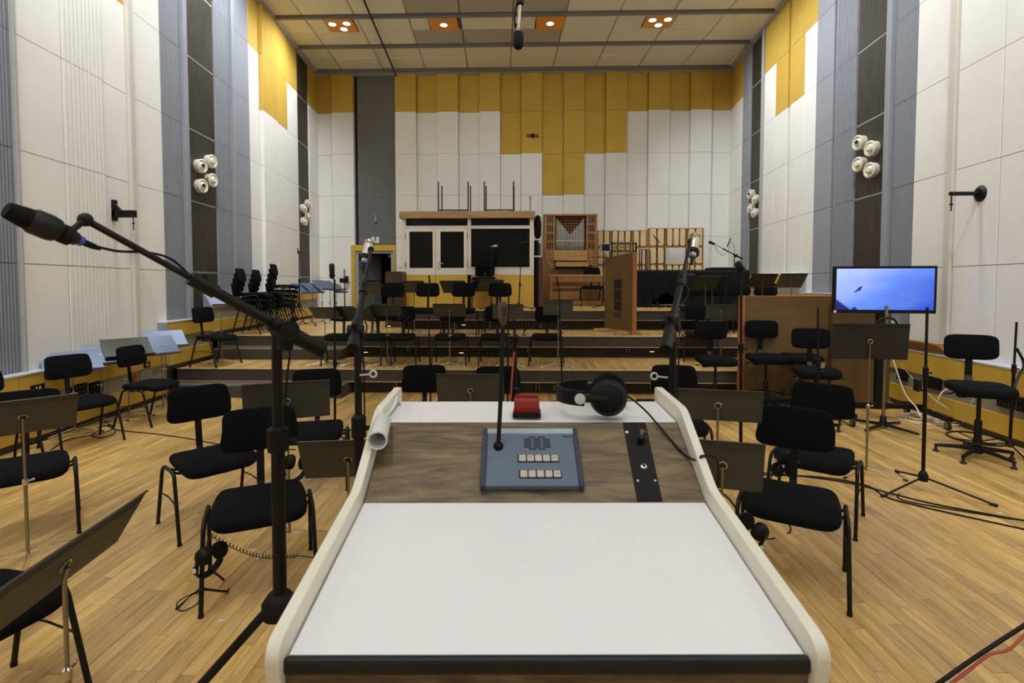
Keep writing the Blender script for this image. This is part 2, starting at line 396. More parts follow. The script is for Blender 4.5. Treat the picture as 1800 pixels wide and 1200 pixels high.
# left wall, nearest first
e = [REAR+.05, -1.9, -.5, .9, 2.3, 3.6, 4.6]
for a, c in zip(e, e[1:]): column(mapL, wl, a, c, .05, 'white')
column(mapL, wl, 4.6, L(16), .05, 'ribgrey', kind='rib', n=14)
strip(mapL, wl, L(16), L(22), .09, 'palejoint')
column(mapL, wl, L(22), L(107), .05, 'white')
column(mapL, wl, L(107), L(177), .055, 'white', kind='groove', n=9)
column(mapL, wl, L(177), L(223), .02, 'white', ymin=5.38)
strip(mapL, wl, L(223), L(232), .07, 'warmwhite')
column(mapL, wl, L(232), L(283), .03, 'white', ymin=YELL)
column(mapL, wl, L(283), L(318), .03, 'ribgrey', kind='rib', n=13)
strip(mapL, wl, L(318), L(325), .09, 'grey')
strip(mapL, wl, L(325), L(377), .017, 'palejoint', name='backing_board')
column(mapL, wl, L(325), L(377), .03, 'blackwood', kind='black')
column(mapL, wl, L(377), L(403), .04, 'ribgrey', kind='rib', n=10)
strip(mapL, wl, L(403), L(408), .10, 'grey')
column(mapL, wl, L(408), L(437), .04, 'grey')
column(mapL, wl, L(437), L(455), .04, 'white', ymin=YELL)
column(mapL, wl, L(455), L(481), .12, 'white', ymin=5.38, kind='groove', n=9)
column(mapL, wl, L(481), L(501), .08, 'white', ymin=5.38)
column(mapL, wl, L(501), L(520.5), .06, 'white', ymin=YELL)
strip(mapL, wl, L(520.5), L(541), .017, 'palejoint', name='backing_board')
column(mapL, wl, L(520.5), L(541), .03, 'blackwood', kind='black')
column(mapL, wl, L(541), BACK-.02, .05, 'white', ymin=YELL)
R_ = lambda p: yr(p)
for a, c in zip(e[:-1], e[1:-1]+[4.2]): column(mapR, wr, a, c, .05, 'white')
column(mapR, wr, 4.2, R_(1766), .05, 'white')
column(mapR, wr, R_(1766), R_(1687), .05, 'white')
strip(mapR, wr, R_(1687), R_(1675), .09, 'warmwhite')
column(mapR, wr, R_(1675), R_(1613), .05, 'white')
column(mapR, wr, R_(1613), R_(1572), .04, 'ribgrey', kind='rib', n=15)
strip(mapR, wr, R_(1572), R_(1563), .10, 'grey')
strip(mapR, wr, R_(1563), R_(1505), .017, 'palejoint', name='backing_board')
column(mapR, wr, R_(1563), R_(1505), .03, 'blackwood', kind='black')
column(mapR, wr, R_(1505), R_(1472), .05, 'ribgrey', kind='rib', n=11)
strip(mapR, wr, R_(1472), R_(1466), .01, 'grey')
column(mapR, wr, R_(1466), R_(1436), .05, 'grey')
column(mapR, wr, R_(1436), R_(1415), .05, 'white', ymin=YELL)
column(mapR, wr, R_(1415), R_(1391), .05, 'white', ymin=5.38)
strip(mapR, wr, R_(1391), R_(1386), .01, 'warmwhite', z1=5.4); strip(mapR, wr, R_(1391), R_(1386), .01, 'yellow', z0=5.4)
column(mapR, wr, R_(1386), R_(1365), .05, 'white', ymin=5.38)
column(mapR, wr, R_(1365), R_(1345), .05, 'white', ymin=YELL)
strip(mapR, wr, R_(1345), R_(1341), .08, 'palejoint')
strip(mapR, wr, R_(1341), R_(1321), .017, 'palejoint', name='backing_board')
column(mapR, wr, R_(1341), R_(1321), .03, 'blackwood', kind='black')
column(mapR, wr, R_(1321), R_(1307), .05, 'grey')
column(mapR, wr, R_(1307), R_(1292), .05, 'white', ymin=YELL)
column(mapR, wr, R_(1292), BACK-.02, .03, 'white', ymin=YELL)
# back wall
bx = lambda p: atY(p, 300, BACK).x
cols = [558, 587, 625, 697, 734, 770, 807, 843, 880, 916, 953, 990, 1026, 1063, 1100, 1137, 1174, 1210, 1247, 1284]
for i, (a, c) in enumerate(zip(cols, cols[1:])):
    if a == 625:
        panel(mapB, bx(a)+.08, bx(c), DZ1+.02, 3.05, .04, M['darkribgrey'], wb, ridges(bx(a)+.1, bx(c)-.02, 28), .014, .018)
        for q in range(2, 6): panel(mapB, bx(a)+.08, bx(c), ROW[q], ROW[q+1], .04, M['darkribgrey'], wb, ridges(bx(a)+.1, bx(c)-.02, 28), .014, .018, g=.002)
        continue
    ym = YELL
    if 880 <= a < 1100: ym = 5.38
    if 953 <= a < 1026: ym = 4.2
    column(mapB, wb, bx(a), bx(c), .15 if i % 2 else .04, 'white', ymin=ym, rows=([.8]+ROW[1:]))
strip(mapB, wb, bx(625), bx(625)+.08, .02, 'hole', name='cable_slot')
# door: yellow surround, steel frame, half-open dark leaf
door = struct(bpy.data.objects.new('door_1', None)); COL.objects.link(door); door.location = (0, 0, 0)
b = MB(); fx = DX0; 
b.box(DX0-.02, DX1+.02, BACK-.16, BACK-.02, DZ1-.17, DZ1); b.box(DX0-.02, DX0+.10, BACK-.16, BACK-.02, DZ0+.002, DZ1-.17); b.box(DX1-.05, DX1+.02, BACK-.16, BACK-.02, DZ0+.002, DZ1-.17)
b.build('surround', M['yellowbox'], door, smooth=False, bevel=.004)
b = MB(); b.box(DX0+.10, DX0+.17, BACK-.10, BACK+.1, DZ0+.002, DZ1-.24); b.box(DX1-.13, DX1-.05, BACK-.10, BACK+.1, DZ0+.002, DZ1-.24); b.box(DX0+.10, DX1-.05, BACK-.10, BACK+.1, DZ1-.24, DZ1-.17)
b.build('door_frame', M['bluesteel'], door, smooth=False, bevel=.003)
b = MB(); T = Matrix.Translation((DX0+.18, BACK+.12, 0)) @ Matrix.Rotation(radians(62), 4, 'Z'); b.box(0, .84, 0, .05, DZ0+.01, DZ1-.25, T)
lf = b.build('door_leaf', M['joint'], door, smooth=False, bevel=.003)
b = MB(); b.tube([T@Vector((.76, -.01, DZ0+1.0)), T@Vector((.76, -.06, DZ0+1.0)), T@Vector((.64, -.06, DZ0+1.0))], .011); b.build('door_handle', M['chrome'], lf)
b = MB(); b.box(DX1-.24, DX1-.13, BACK+.02, BACK+.1, DZ1-.34, DZ1-.29); b.build('door_closer', M['bluesteel'], door, smooth=False)
# ceiling ---------------------------------------------------------
b = MB(); b.add([(lx(REAR)-.2, REAR-.2, CEIL+.06), (rx(REAR)+.2, REAR-.2, CEIL+.06), (rx(BACK)+.2, BACK+.2, CEIL+.06), (lx(BACK)-.2, BACK+.2, CEIL+.06)], [(3,2,1,0)])
ceil = struct(b.build('ceiling', M['joint'], smooth=False))
BEAMS = [14.45-1.425*k for k in range(13)]
cx = lambda k, Y: -.41+1.18*k-.051*(Y-14.3)
def tile(k0, k1, ya, yb, m, hole=None, parent=ceil, mbx=None):
    g = .008; a, c = ya+g, yb-g
    def X(k, Y): return max(lx(Y)+.09, min(rx(Y)-.09, cx(k, Y)))
    if X(k1, c)-X(k0, c) < .05: return
    o = mbx or MB(); r = .03
    vs = [(X(k0, a)+g, a, 0), (X(k1, a)-g, a, 0), (X(k1, c)-g, c, 0), (X(k0, c)+g, c, 0)]
    ce = Vector((sum(v[0] for v in vs)/4, (a+c)/2, 0))
    def ins(v, q): return (v[0]+math.copysign(q, ce.x-v[0]), v[1]+math.copysign(q, ce.y-v[1]))
    P = [(v[0], v[1], CEIL+.02) for v in vs]+[(*ins(v, .025), CEIL) for v in vs]+[(v[0], v[1], CEIL+.06) for v in vs]
    fs = [(4,7,6,5)]+[(i, 4+i, 4+(i+1) % 4, (i+1) % 4) for i in range(4)]+[(8+i, i, (i+1) % 4, 8+(i+1) % 4) for i in range(4)]
    o.add(P, fs)
    if mbx is None: fix(o.build('ceiling_tile', m, parent, smooth=False))
far = MB()
for bi, Yb in enumerate(BEAMS):
    seen = Yb > 11.0
    if seen or bi < 12:
        yb_ = Yb; hi = BACK-.02 if bi == 0 else BEAMS[bi-1]
        for ya, yc, row in ((yb_+.03, (yb_+hi)/2, 0), ((yb_+hi)/2, hi-.03, 1)) if bi else ((yb_+.03, hi, 0),):
            for k in range(-6, 7):
                if not (yb_ > 9.9): tile(k, k+1, ya, yc, None, mbx=far); continue
                light_bay = bi == 2
                ribbed = (bi == 2 and row == 1 and k in (-2, -1, 0)) or (bi == 3 and row == 1 and k in (-2, -1, 0))
                if light_bay and row == 0:
                    xs = [light_x(x, ya) for x, n in LCOLS]
                    x0, x1 = cx(k, ya), cx(k+1, ya)
                    hit = [x for x in xs if x0-.3 < x < x1+.3]
                    if hit:   # narrow tiles either side of the lamp panel
                        kk = lambda X: (X+.41+.051*(ya-14.3))/1.18
                        segs = [k]; 
                        for x in hit: segs += [max(k, min(k+1, kk(x-.33))), max(k, min(k+1, kk(x+.33)))]
                        segs += [k+1]
                        for s0, s1 in zip(segs[::2], segs[1::2]):
                            if s1-s0 > .08: tile(s0, s1, ya, yc, M['ceil'])
                        continue
                tile(k, k+1, ya, yc, M['ribceil'] if ribbed else M['ceil'])
far_o = fix(far.build('ceiling_tiles', M['ceil'], ceil, smooth=False)); far_o['kind'] = 'stuff'
for k, Yb in enumerate(BEAMS[:12]):
    b = MB(); b.box(lx(Yb)+.05, rx(Yb)-.05, Yb-.03, Yb+.03, CEIL-.07, CEIL+.03); b.build('rail', M['rail'], ceil, smooth=False, bevel=.008)
b = MB()
for s in (0, 1):
    f = (lambda Y: lx(Y)+.09) if not s else (lambda Y: rx(Y)-.09)
    b.add([(f(REAR)-.07, REAR, CEIL-.06), (f(REAR)+.07, REAR, CEIL-.06), (f(BACK)+.07, BACK, CEIL-.06), (f(BACK)-.07, BACK, CEIL-.06), (f(REAR)-.07, REAR, CEIL+.04), (f(REAR)+.07, REAR, CEIL+.04), (f(BACK)+.07, BACK, CEIL+.04), (f(BACK)-.07, BACK, CEIL+.04)], [(0,1,2,3), (0,4,5,1), (1,5,6,2), (2,6,7,3), (3,7,4,0), (4,7,6,5)])
b.box(lx(BACK), rx(BACK), BACK-.2, BACK-.02, CEIL-.05, CEIL+.04)
b.build('edge_trim', M['palejoint'], ceil, smooth=False)
pa, pb = atY(698, 134, 14.75), onZ(640, 0, CEIL-.09)
d_ = (Vector((pb.x, pb.y, 0))-Vector((pa.x, pa.y, 0))).normalized()
b = MB(); q0 = Vector((pa.x, 14.7, CEIL-.1)); q1 = q0+Vector((d_.x, d_.y, 0))*14
b.tube([q0+Vector((0, 0, .0)), q1], .022, 6); b.build('cable_track', M['blackmetal'], ceil)
# ceiling lamp panels
first = {}
pos = ['far left panel of three lamps in the ceiling', 'single lamp left of the hanging microphone', 'single lamp right of the hanging microphone', 'far right panel of three lamps in the ceiling']
for ri, Y in enumerate(ROWS):
    for ci, (x, n) in enumerate(LCOLS):
        X = light_x(x, Y)
        if ri: lab = f"{('far left', 'middle left', 'middle right', 'far right')[ci]} ceiling lamp panel above the picture, {('', 'first', 'second', 'third', 'fourth', 'fifth')[ri]} row before the visible one"
        else: lab = 'orange ceiling panel with bright lens, '+pos[ci]
        if n in first: t = copy_tree(first[n]); t.location = (X, Y, CEIL); t['label'] = lab; t['group'] = 'orange ceiling lamp panels'
        else:
            t = first[n] = thing('ceiling_light', lab, 'ceiling light', (X, Y, CEIL), 0, 'orange ceiling lamp panels')
            b = MB(); b.box(-.32, .32, -.3, .3, -.012, .03); b.build('panel', M['orange'], t, smooth=False, bevel=.004)
            for lx_, dy in lamp_spots(0, n):
                T = Matrix.Translation((lx_, dy, 0))
                b = MB(); b.lathe([(.075, -.012), (.082, -.03), (.092, -.03), (.1, -.018), (.1, -.012)], 24, T); b.build('lamp_rim', M['whitemetal'], t)
                b = MB(); b.lathe([(.07, -.012), (.072, -.022), (.05, -.026), (.001, -.028)], 24, T); b.build('lens', M['lampon'], t)
# ------------------------------------------------------------------ risers
def riser(n, Y, z, zb, x0, label, x0b=None):
    t = thing('stage_riser', label, 'stage platform', (0, Y, zb), 0, 'stage risers')
    yend = BACK-Y-.02
    lo = (lambda y: lx(y)+.13) if x0 is None else (lambda y: x0)
    hi = lambda y: rx(y)-.13
    def seg(name, y0, y1, z0, z1, m, bev=0):
        b = MB(); A, B_ = Y+y0, Y+y1
        b.add([(lo(A), y0, z0), (hi(A), y0, z0), (hi(B_), y1, z0), (lo(B_), y1, z0), (lo(A), y0, z1), (hi(A), y0, z1), (hi(B_), y1, z1), (lo(B_), y1, z1)], [(0,3,2,1), (4,5,6,7), (0,1,5,4), (1,2,6,5), (2,3,7,6), (3,0,4,7)])
        return b.build(name, m, t, smooth=False, bevel=bev)
    h = z-zb
    k = seg('kickboard', .2, yend, 0.002, h-.2, M['kick'])
    seg('carpet_face', .012, yend, h-.19, h-.012, M['carpet'])
    seg('lower_edging', .004, .2, h-.2, h-.19, M['nosing'])
    seg('nosing', 0, .045, h-.014, h+.003, M['nosing'], .003)
    if x0 is not None:
        b = MB(); b.box(x0-.01, x0+.02, 0, yend, 0, h-.001); b.build('carpet_side', M['carpet'], t, smooth=False)
    ps = plank_rows(lambda y: lo(y)+.0, lambda y: hi(y), Y+.05, {1: P2Y+.25, 2: (BACK-.1), 3: BACK-.1}[n])
    o = joined_planks('deck_planks', ps, z, t); o.location = (0, -Y, -zb)
    return t, k
r1, k1 = riser(1, P1Y, Z1, 0, None, 'lowest stage platform, carpeted front edge right behind the front row of chairs')
r2, k2 = riser(2, P2Y, Z2, Z1, None, 'middle stage platform, carrying the second row of chairs and the stacked chairs')
r3, k3 = riser(3, P3Y, Z3, Z2, atY(706, 545, P3Y).x, 'topmost stage platform, carrying the white booth and the organ')
# sockets and little step lights let into the kickboards
def sockets(parent, Y, zlevel, pxs, py):
    for px in pxs:
        p = atY(px, py, Y); b = MB()
        b.cbox((p.x, p.y-.008, p.z), (.11, .016, .13)); s = b.build('socket_plate', M['blackplastic'], parent, smooth=False, bevel=.004); s.location = -Vector(parent_loc(parent))
        b = MB()
        for i in (-1, 1):
            for j in (-1, 0, 1): b.cbox((p.x+i*.024, p.y-.018, p.z+j*.036), (.010, .004, .022))
        q = b.build('socket_insert', M['chrome'], s, smooth=False)
def parent_loc(o):
    v = Vector(o.location)
    while o.parent: o = o.parent; v += Vector(o.location)
    return v
sockets(r1, P1Y+.2, 0, (695, 945, 1145), 678)
sockets(r2, P2Y+.2, 0, (718, 930, 1103), 614)
sockets(r3, P3Y+.2, 0, (742, 927), 567)
def step_light(parent, Y, px, py):
    p = atY(px, py, Y)-parent_loc(parent); b = MB(); b.cbox((p.x, p.y-.006, p.z), (.075, .012, .007)); b.build('step_light', M['steplamp'], parent, smooth=False)
def socket2(parent, Y, px, py):
    p = atY(px, py, Y)-parent_loc(parent); b = MB(); b.cbox((p.x, p.y-.006, p.z), (.062, .014, .062)); s = b.build('wall_socket', M['greyband'], parent, smooth=False, bevel=.004)
    b = MB(); b.cbox((p.x, p.y-.014, p.z), (.03, .004, .03)); b.build('socket_insert', M['hole'], s, smooth=False)
for px, py in ((999, 678), (607, 674)): step_light(r1, P1Y+.2, px, py)
for px, py in ((811, 620), (643, 619), (1146, 618)): step_light(r2, P2Y+.2, px, py)
for px, py in ((815, 571), (683, 573)): step_light(r3, P3Y+.2, px, py)
socket2(r1, P1Y+.2, 976, 681); socket2(r3, P3Y+.2, 951, 573); socket2(r3, P3Y+.2, 801, 574)
def step(x1, Yn, zb, label):
    Y = Yn-.27; t = thing('carpet_step', label, 'step', (0, Y, zb), 0, 'carpeted steps at the left')
    for nm, m, a in (('riser_carpet', 'carpet', (0, .46, .002, .165)), ('tread_carpet', 'tread', (0, .46, .165, .183))):
        b = MB(); y0, y1, z0, z1 = a; l0, l1 = lx(Y)+.2, lx(Y+y1)+.2
        b.add([(l0, y0, z0), (x1, y0, z0), (x1, y1, z0), (l1, y1, z0), (l0, y0, z1), (x1, y0, z1), (x1, y1, z1), (l1, y1, z1)], [(0,3,2,1), (4,5,6,7), (0,1,5,4), (1,2,6,5), (2,3,7,6), (3,0,4,7)])
        b.build(nm, M[m], t, smooth=False, bevel=.006)
step(onZ(600, 700, 0).x, P1Y, 0, 'carpeted step at the left, leading from the wooden floor to the lowest platform')
step(onZ(596, 634, Z1).x, P2Y, Z1, 'carpeted step at the left, leading from the lowest platform to the middle one')
# ------------------------------------------------------------------ low ledges along the side walls
def ledge(nm, side, y0, y1, zb, ztop, prot=.17):
    f = lx if side < 0 else rx
    W = lambda Y, d: f(Y)-side*d
    e = struct(bpy.data.objects.new(nm, None)); COL.objects.link(e); e.location = (0, 0, 0)
    H = ztop-zb
    def bx_(ya, yb, da, db, za, zc, name, m, bev=.003):
        b = MB(); b.add([(W(ya, da), ya, za), (W(yb, da), yb, za), (W(yb, db), yb, za), (W(ya, db), ya, za), (W(ya, da), ya, zc), (W(yb, da), yb, zc), (W(yb, db), yb, zc), (W(ya, db), ya, zc)], [(0,3,2,1), (4,5,6,7), (0,1,5,4), (1,2,6,5), (2,3,7,6), (3,0,4,7)])
        return fix(b.build(name, M[m], e, smooth=False, bevel=bev))
    bx_(y0+.021, y1, 0, prot-.04, zb+.002, ztop-.02, 'carcass', 'base', 0)
    bx_(y0-.005, y1, 0, prot+.005, ztop-.02, ztop, 'ledge_top', 'cap')
    n = max(1, round((y1-y0)/1.25)); st = (y1-y0)/n
    for i in range(n):
        a, c = y0+i*st+.003, y0+(i+1)*st-.003
        bx_(a, c, prot-.05, prot, zb+.50, ztop-.022, 'panel', 'yellowbox')
        bx_(a, c, prot-.05, prot-.02, zb+.292, zb+.498, 'socket_board', 'greyband', 0)
        bx_(a, c, prot-.05, prot, zb+.075, zb+.29, 'panel', 'yellowbox')
    bx_(y0-.004, y0+.02, 0, prot+.001, zb+.07, ztop-.021, 'end_panel', 'grey' if zb else 'yellowbox')
    return e, W, prot
b1, WL, PR = ledge('baseboard_left', -1, REAR, 7.38, 0, .755)
ledge('baseboard_left', -1, 7.385, 8.62, Z1-.0, 1.12)
ledge('baseboard_left', -1, 8.63, 14.2, Z2, 1.5)
b2, WR, _ = ledge('baseboard_right', 1, REAR, 7.38, 0, .80)
ledge('baseboard_right', 1, 7.385, 8.62, Z1, 1.14)
ledge('baseboard_right', 1, 8.63, 10.1, Z2, 1.52)
ledge('baseboard_right', 1, 10.11, 14.2, Z3, 1.9)
def plate(parent, side, px, py, wd, ht, m='blackplastic', text=None, dots=0, name='socket_plate', zof=0):
    # the ledge face in sight at this pixel
    d = ray(px, py); a_, b_ = (LA+PR, LB) if side < 0 else (RA-PR, RB)
    Y = a_/(d.x/d.y-b_); z = EYE+d.z/d.y*Y
    b = MB(); s = -side; X = lambda yy, dd: a_+b_*yy+s*dd
    b.add([(X(Y-wd/2, -.02), Y-wd/2, z-ht/2), (X(Y+wd/2, -.02), Y+wd/2, z-ht/2), (X(Y+wd/2, .006), Y+wd/2, z-ht/2), (X(Y-wd/2, .006), Y-wd/2, z-ht/2), (X(Y-wd/2, -.02), Y-wd/2, z+ht/2), (X(Y+wd/2, -.02), Y+wd/2, z+ht/2), (X(Y+wd/2, .006), Y+wd/2, z+ht/2), (X(Y-wd/2, .006), Y-wd/2, z+ht/2)], [(0,3,2,1), (4,5,6,7), (0,1,5,4), (1,2,6,5), (2,3,7,6), (3,0,4,7)])
    o = fix(b.build(name, M[m], parent, smooth=False, bevel=.002))
    if dots:
        b = MB()
        for i in range(dots):
            for j in range(2):
                yy = Y+((i+.5)/dots-.5)*wd*.8; b.cbox((X(yy, .008), yy, z+(j-.5)*ht*.45), (.01, .014, .014))
        b.build('jack', M['steel'], o, smooth=False)
    if text:
        c = bpy.data.curves.new('lettering', 'FONT'); c.body = text; c.size = ht*.8; c.align_x = 'CENTER'; c.align_y = 'CENTER'; c.extrude = .001
        t = bpy.data.objects.new('lettering', c); COL.objects.link(t); t.data.materials.append(M['plasticwhite']); t.parent = o
        t.location = (X(Y, .009), Y, z); t.rotation_euler = (pi/2, 0, (pi/2-.07) if side < 0 else -pi/2+.06)
    return o
plate(b1, -1, 66, 683, .17, .09, text='4A', name='number_plate')
plate(b1, -1, 258, 641, .13, .075, text='5A', name='number_plate')
plate(b1, -1, 140, 684, .22, .13, dots=3); plate(b1, -1, 170, 682, .2, .16, dots=2); plate(b1, -1, 258, 659, .24, .14, m='greyband', dots=1)
plate(b1, -1, 234, 665, .13, .12, m='red', dots=2); plate(b1, -1, 64, 697, .2, .08, dots=3)
plate(b2, 1, 1585, 658, .2, .15, dots=3); plate(b2, 1, 1638, 672, .3, .15, dots=4); plate(b2, 1, 1767, 704, .2, .15, dots=3); plate(b2, 1, 1800, 712, .16, .15, dots=2)
# ================================================================== THE CONDUCTOR'S DESK
desk = thing('conductor_desk', "conductor's sloping desk with white top, walnut instrument slope and cream side cheeks", 'desk', (0, 0, 0))
XL, XR = -.40, .40
Dm = Matrix.Translation((.0555, 0, 0)) @ Matrix.Rotation(radians(1.6), 4, 'Z')   # the desk stands slightly turned
desk.location = Dm.to_translation(); desk.rotation_euler = Dm.to_euler()
A0, A1, A2, A3 = (.767, 1.083), (1.174, 1.145), (1.384, 1.278), (1.585, 1.289)   # (y, z) along the top
def sheet(name, a, b_, m, th=.018, x0=XL+.0035, x1=XR-.0035, par=desk):
    b = MB(); dy, dz = b_[0]-a[0], b_[1]-a[1]; L_ = math.hypot(dy, dz); n = (-dz/L_, dy/L_)
    b.prism([(a[0], a[1]), (b_[0], b_[1]), (b_[0]-n[0]*th, b_[1]-n[1]*th), (a[0]-n[0]*th, a[1]-n[1]*th)], x0, x1, 'X'); return fix(b.build(name, M[m], par, smooth=False))
sheet('writing_surface', A0, A1, 'laminate'); sheet('instrument_slope', A1, A2, 'walnut'); sheet('top_shelf', A2, A3, 'laminate')
b = MB(); b.box(XL-.001, XR+.001, A0[0]-.014, A0[0]+.002, A0[1]-.024, A0[1]+.002); b.build('front_lip', M['softblack'], desk, smooth=False, bevel=.006)
b = MB(); b.box(XL, XR, A0[0]-.006, A0[0]+.008, .78, A0[1]-.02); b.build('front_board', M['walnut'], desk, smooth=False)
b = MB(); b.box(XL, XR, A3[0]-.018, A3[0], .78, A3[1]-.02); b.box(XL, XR, A0[0]+.006, A3[0]-.018, .78, .80); b.build('back_board', M['laminate'], desk, smooth=False)
def rounded(pts, r, n=5):   # round the corners of a polyline
    out = []
    m = len(pts)
    for i in range(m):
        p0, p, p1 = Vector(pts[i-1]), Vector(pts[i]), Vector(pts[(i+1) % m]); rr = r[i] if isinstance(r, (list, tuple)) else r
        if rr <= 0: out.append(tuple(p)); continue
        a = (p0-p).normalized()*rr+p; c = (p1-p).normalized()*rr+p
        for k in range(n+1):
            t = k/n; q = (1-t)**2*a+2*t*(1-t)*p+t*t*c; out.append(tuple(q))
    return out
prof = [(.715, .76), (.700, 1.098), (.722, 1.108), (1.168, 1.176), (1.372, 1.314), (1.588, 1.324), (1.612, 1.31), (1.612, .76)]
prof = rounded([(.790, .76), (.752, 1.00), (.735, 1.116), (1.163, 1.182), (1.370, 1.320), (1.612, 1.332), (1.612, .76)], [0, .04, .035, .02, .022, .015, 0], 6)
for x0, x1 in ((XL-.021, XL), (XR, XR+.021)):
    b = MB(); b.prism(prof, x0, x1, 'X'); fix(b.build('side_cheek', M['cheek'], desk, bevel=.0015, ang=25))
b = MB(); b.box(-.22, .26, .95, 1.42, .05, .78); b.build('pedestal', M['laminate'], desk, smooth=False, bevel=.004)
b = MB(); b.box(-.32, .36, .86, 1.52, 0.001, .05); b.build('base_plate', M['softblack'], desk, smooth=False, bevel=.006)
# frame on the instrument slope: local u across, v up the slope, w out of it
sl = Vector((0, A2[0]-A1[0], A2[1]-A1[1])); SLEN = sl.length; sv = sl.normalized(); sn = Vector((0, -sv.z, sv.y))
def slope_T(x, v): o = Vector((x, A1[0], A1[1]))+sv*v; return Matrix(((1, 0, 0, o.x), (0, sv.y, sn.y, o.y), (0, sv.z, sn.z, o.z), (0, 0, 0, 1)))
def slope_px(px, py):   # sight line onto the slope -> (x, v)
    d = ray(px, py); o = Vector((0, 0, EYE)); q = Vector((0, A1[0], A1[1])); t = (q-o).dot(sn)/d.dot(sn); p = o+d*t; return p.x-.020, (p-q).dot(sv)
# black patch strip
pv0 = [slope_px(x, y) for x, y in ((1097, 742), (1137, 742), (1162, 876), (1118, 876))]
b = MB(); T = slope_T(0, 0); b.prism([(pv0[3][0], .004), (pv0[2][0], .004), (pv0[1][0], SLEN-.003), (pv0[0][0], SLEN-.003)], 0, .003, 'Z', T)
ps_ = fix(b.build('patch_strip', M['blackplastic'], desk, smooth=False))
for px, py, r, m, h in ((1104, 762, .0045, 'plasticwhite', .003), (1136, 762, .003, 'steel', .003), (1128, 779, .009, 'blackmetal', .02), (1132, 823, .008, 'chrome', .005), (1132, 823, .004, 'hole', .0065), (1121, 848, .003, 'plasticwhite', .003), (1152, 848, .003, 'plasticwhite', .003)):
    x, v = slope_px(px, py); b = MB(); b.lathe([(r, .002), (r, .002+h*.7), (r*.75, .002+h), (.0003, .002+h)], 16, slope_T(x, v)); b.build({'blackmetal': 'toggle_switch', 'chrome': 'jack_socket', 'hole': 'jack_hole'}.get(m, 'screw'), M[m], ps_)
x, v = slope_px(1128, 776); b = MB(); b.tube([slope_T(x, v)@Vector((0, 0, .015)), slope_T(x, v)@Vector((.002, .012, .03))], [.003, .006], 8); b.build('switch_lever', M['steel'], ps_)
# talkback unit ------------------------------------------------------
x0, v0 = slope_px(845, 862); x1, v1 = slope_px(1023, 862); xa, va = slope_px(850, 752); xb, _ = slope_px(1015, 752)
xc = (x0+x1)/2; Wd = (x1-x0+xb-xa)/2; Hh = va-v0-.022
unit = thing('talkback_unit', 'blue-grey talkback unit with grille and ten pale keys on the walnut slope', 'intercom', (0, 0, 0)); uo = Dm @ slope_T(xc, v0+.001)
unit.location = uo.to_translation(); unit.rotation_euler = uo.to_euler()
th = .019
b = MB(); b.box(-Wd/2+.011, Wd/2-.011, 0, Hh, 0.001, th); b.build('housing', M['blueunit'], unit, smooth=False, bevel=.003)
for s in (-1, 1):
    b = MB(); b.cbox((s*(Wd/2-.006), Hh/2, th/2+.002), (.012, Hh+.006, th+.004)); b.build('end_cap', M['bluecap'], unit, smooth=False, bevel=.003)
b = MB(); b.prism([(Hh-.017, th), (Hh+.001, th), (Hh+.001, th+.003), (Hh-.015, th+.003)], -Wd/2+.012, Wd/2-.012, 'X'); b.build('top_strip', M['bluesteel'], unit, smooth=False)
u0, u1 = -Wd/2, Wd/2
U = lambda px: (px-850)/(1018-850)*Wd-Wd/2; V = lambda py: Hh*(862-py)/(862-752)
b = MB()
for r_, (n, yy) in enumerate(((2, 768.5), (3, 773), (3, 777), (3, 781), (3, 785), (3, 789), (2, 793))):
    w_ = 13.6
    for i in range(n):
        cxp = 945.5+(i-(n-1)/2)*16.2; b.box(U(cxp-w_/2), U(cxp+w_/2), V(yy+1.1), V(yy-1.1), th-.001, th+.0004)
b.build('speaker_slots', M['hole'], unit, smooth=False)
for yy, xs in ((811.5, 911), (841, 913)):
    b = MB(); b.box(U(xs), U(xs+70), V(yy+8), V(yy-7), th-.001, th+.0006); b.build('key_well', M['hole'], unit, smooth=False)
    for i in range(5):
        b = MB(); b.cbox((U(xs+8+13.7*i), V(yy), th+.0012), (.0175, .0195, .004))
        k = b.build('key', M['button'], unit, smooth=False, bevel=.002)
        if (yy < 820) or i == 4:
            for q in range(2 if i in (1,) else 1):
                b = MB(); wq = (.006, .009, .002, .012, .012)[i]; b.cbox((U(xs+8+13.7*i), V(yy)+.003*q, th+.0033), (wq, .0018, .0004)); b.build('key_legend', M['greyband'], k, smooth=False)
for i in range(5):
    b = MB(); b.cbox((U(992+i*3.4), V(767), th+.0003), (.0035, .005, .0005)); b.build('maker_mark', M['softblack'], unit, smooth=False)
gx, gy = U(878), V(788)
b = MB(); b.lathe([(.0125, th), (.0125, th+.006), (.009, th+.012), (.001, th+.013)], 18, Matrix.Translation((gx, gy, 0))); b.build('gooseneck_foot', M['blackplastic'], unit)
inv = uo.inverted()
gw = uo@Vector((gx, gy, th+.01)); Y_ = gw.y
g1 = atY(880, 700, Y_+.02); g2 = atY(883, 610, Y_+.03); g3 = atY(884, 572, Y_+.04); g4 = atY(884, 531, Y_+.05)
b = MB(); b.tube([inv@p for p in curve_pts([gw, g1, g2, g3], 6)], .0055, 10); b.build('gooseneck', M['blackplastic'], unit)
b = MB(); b.lathe([(.006, 0), (.011, .014), (.0125, .022), (.0125, .052), (.009, .062), (.001, .063)], 18, inv@place(g3, g4)); b.build('microphone_head', M['brownmic'], unit)
b = MB(); 
for i in range(5): b.cbox((.004, -.0115, .026+i*.005), (.011, .004, .0022), inv@place(g3, g4))
b.build('grille_slots', M['hole'], unit, smooth=False)
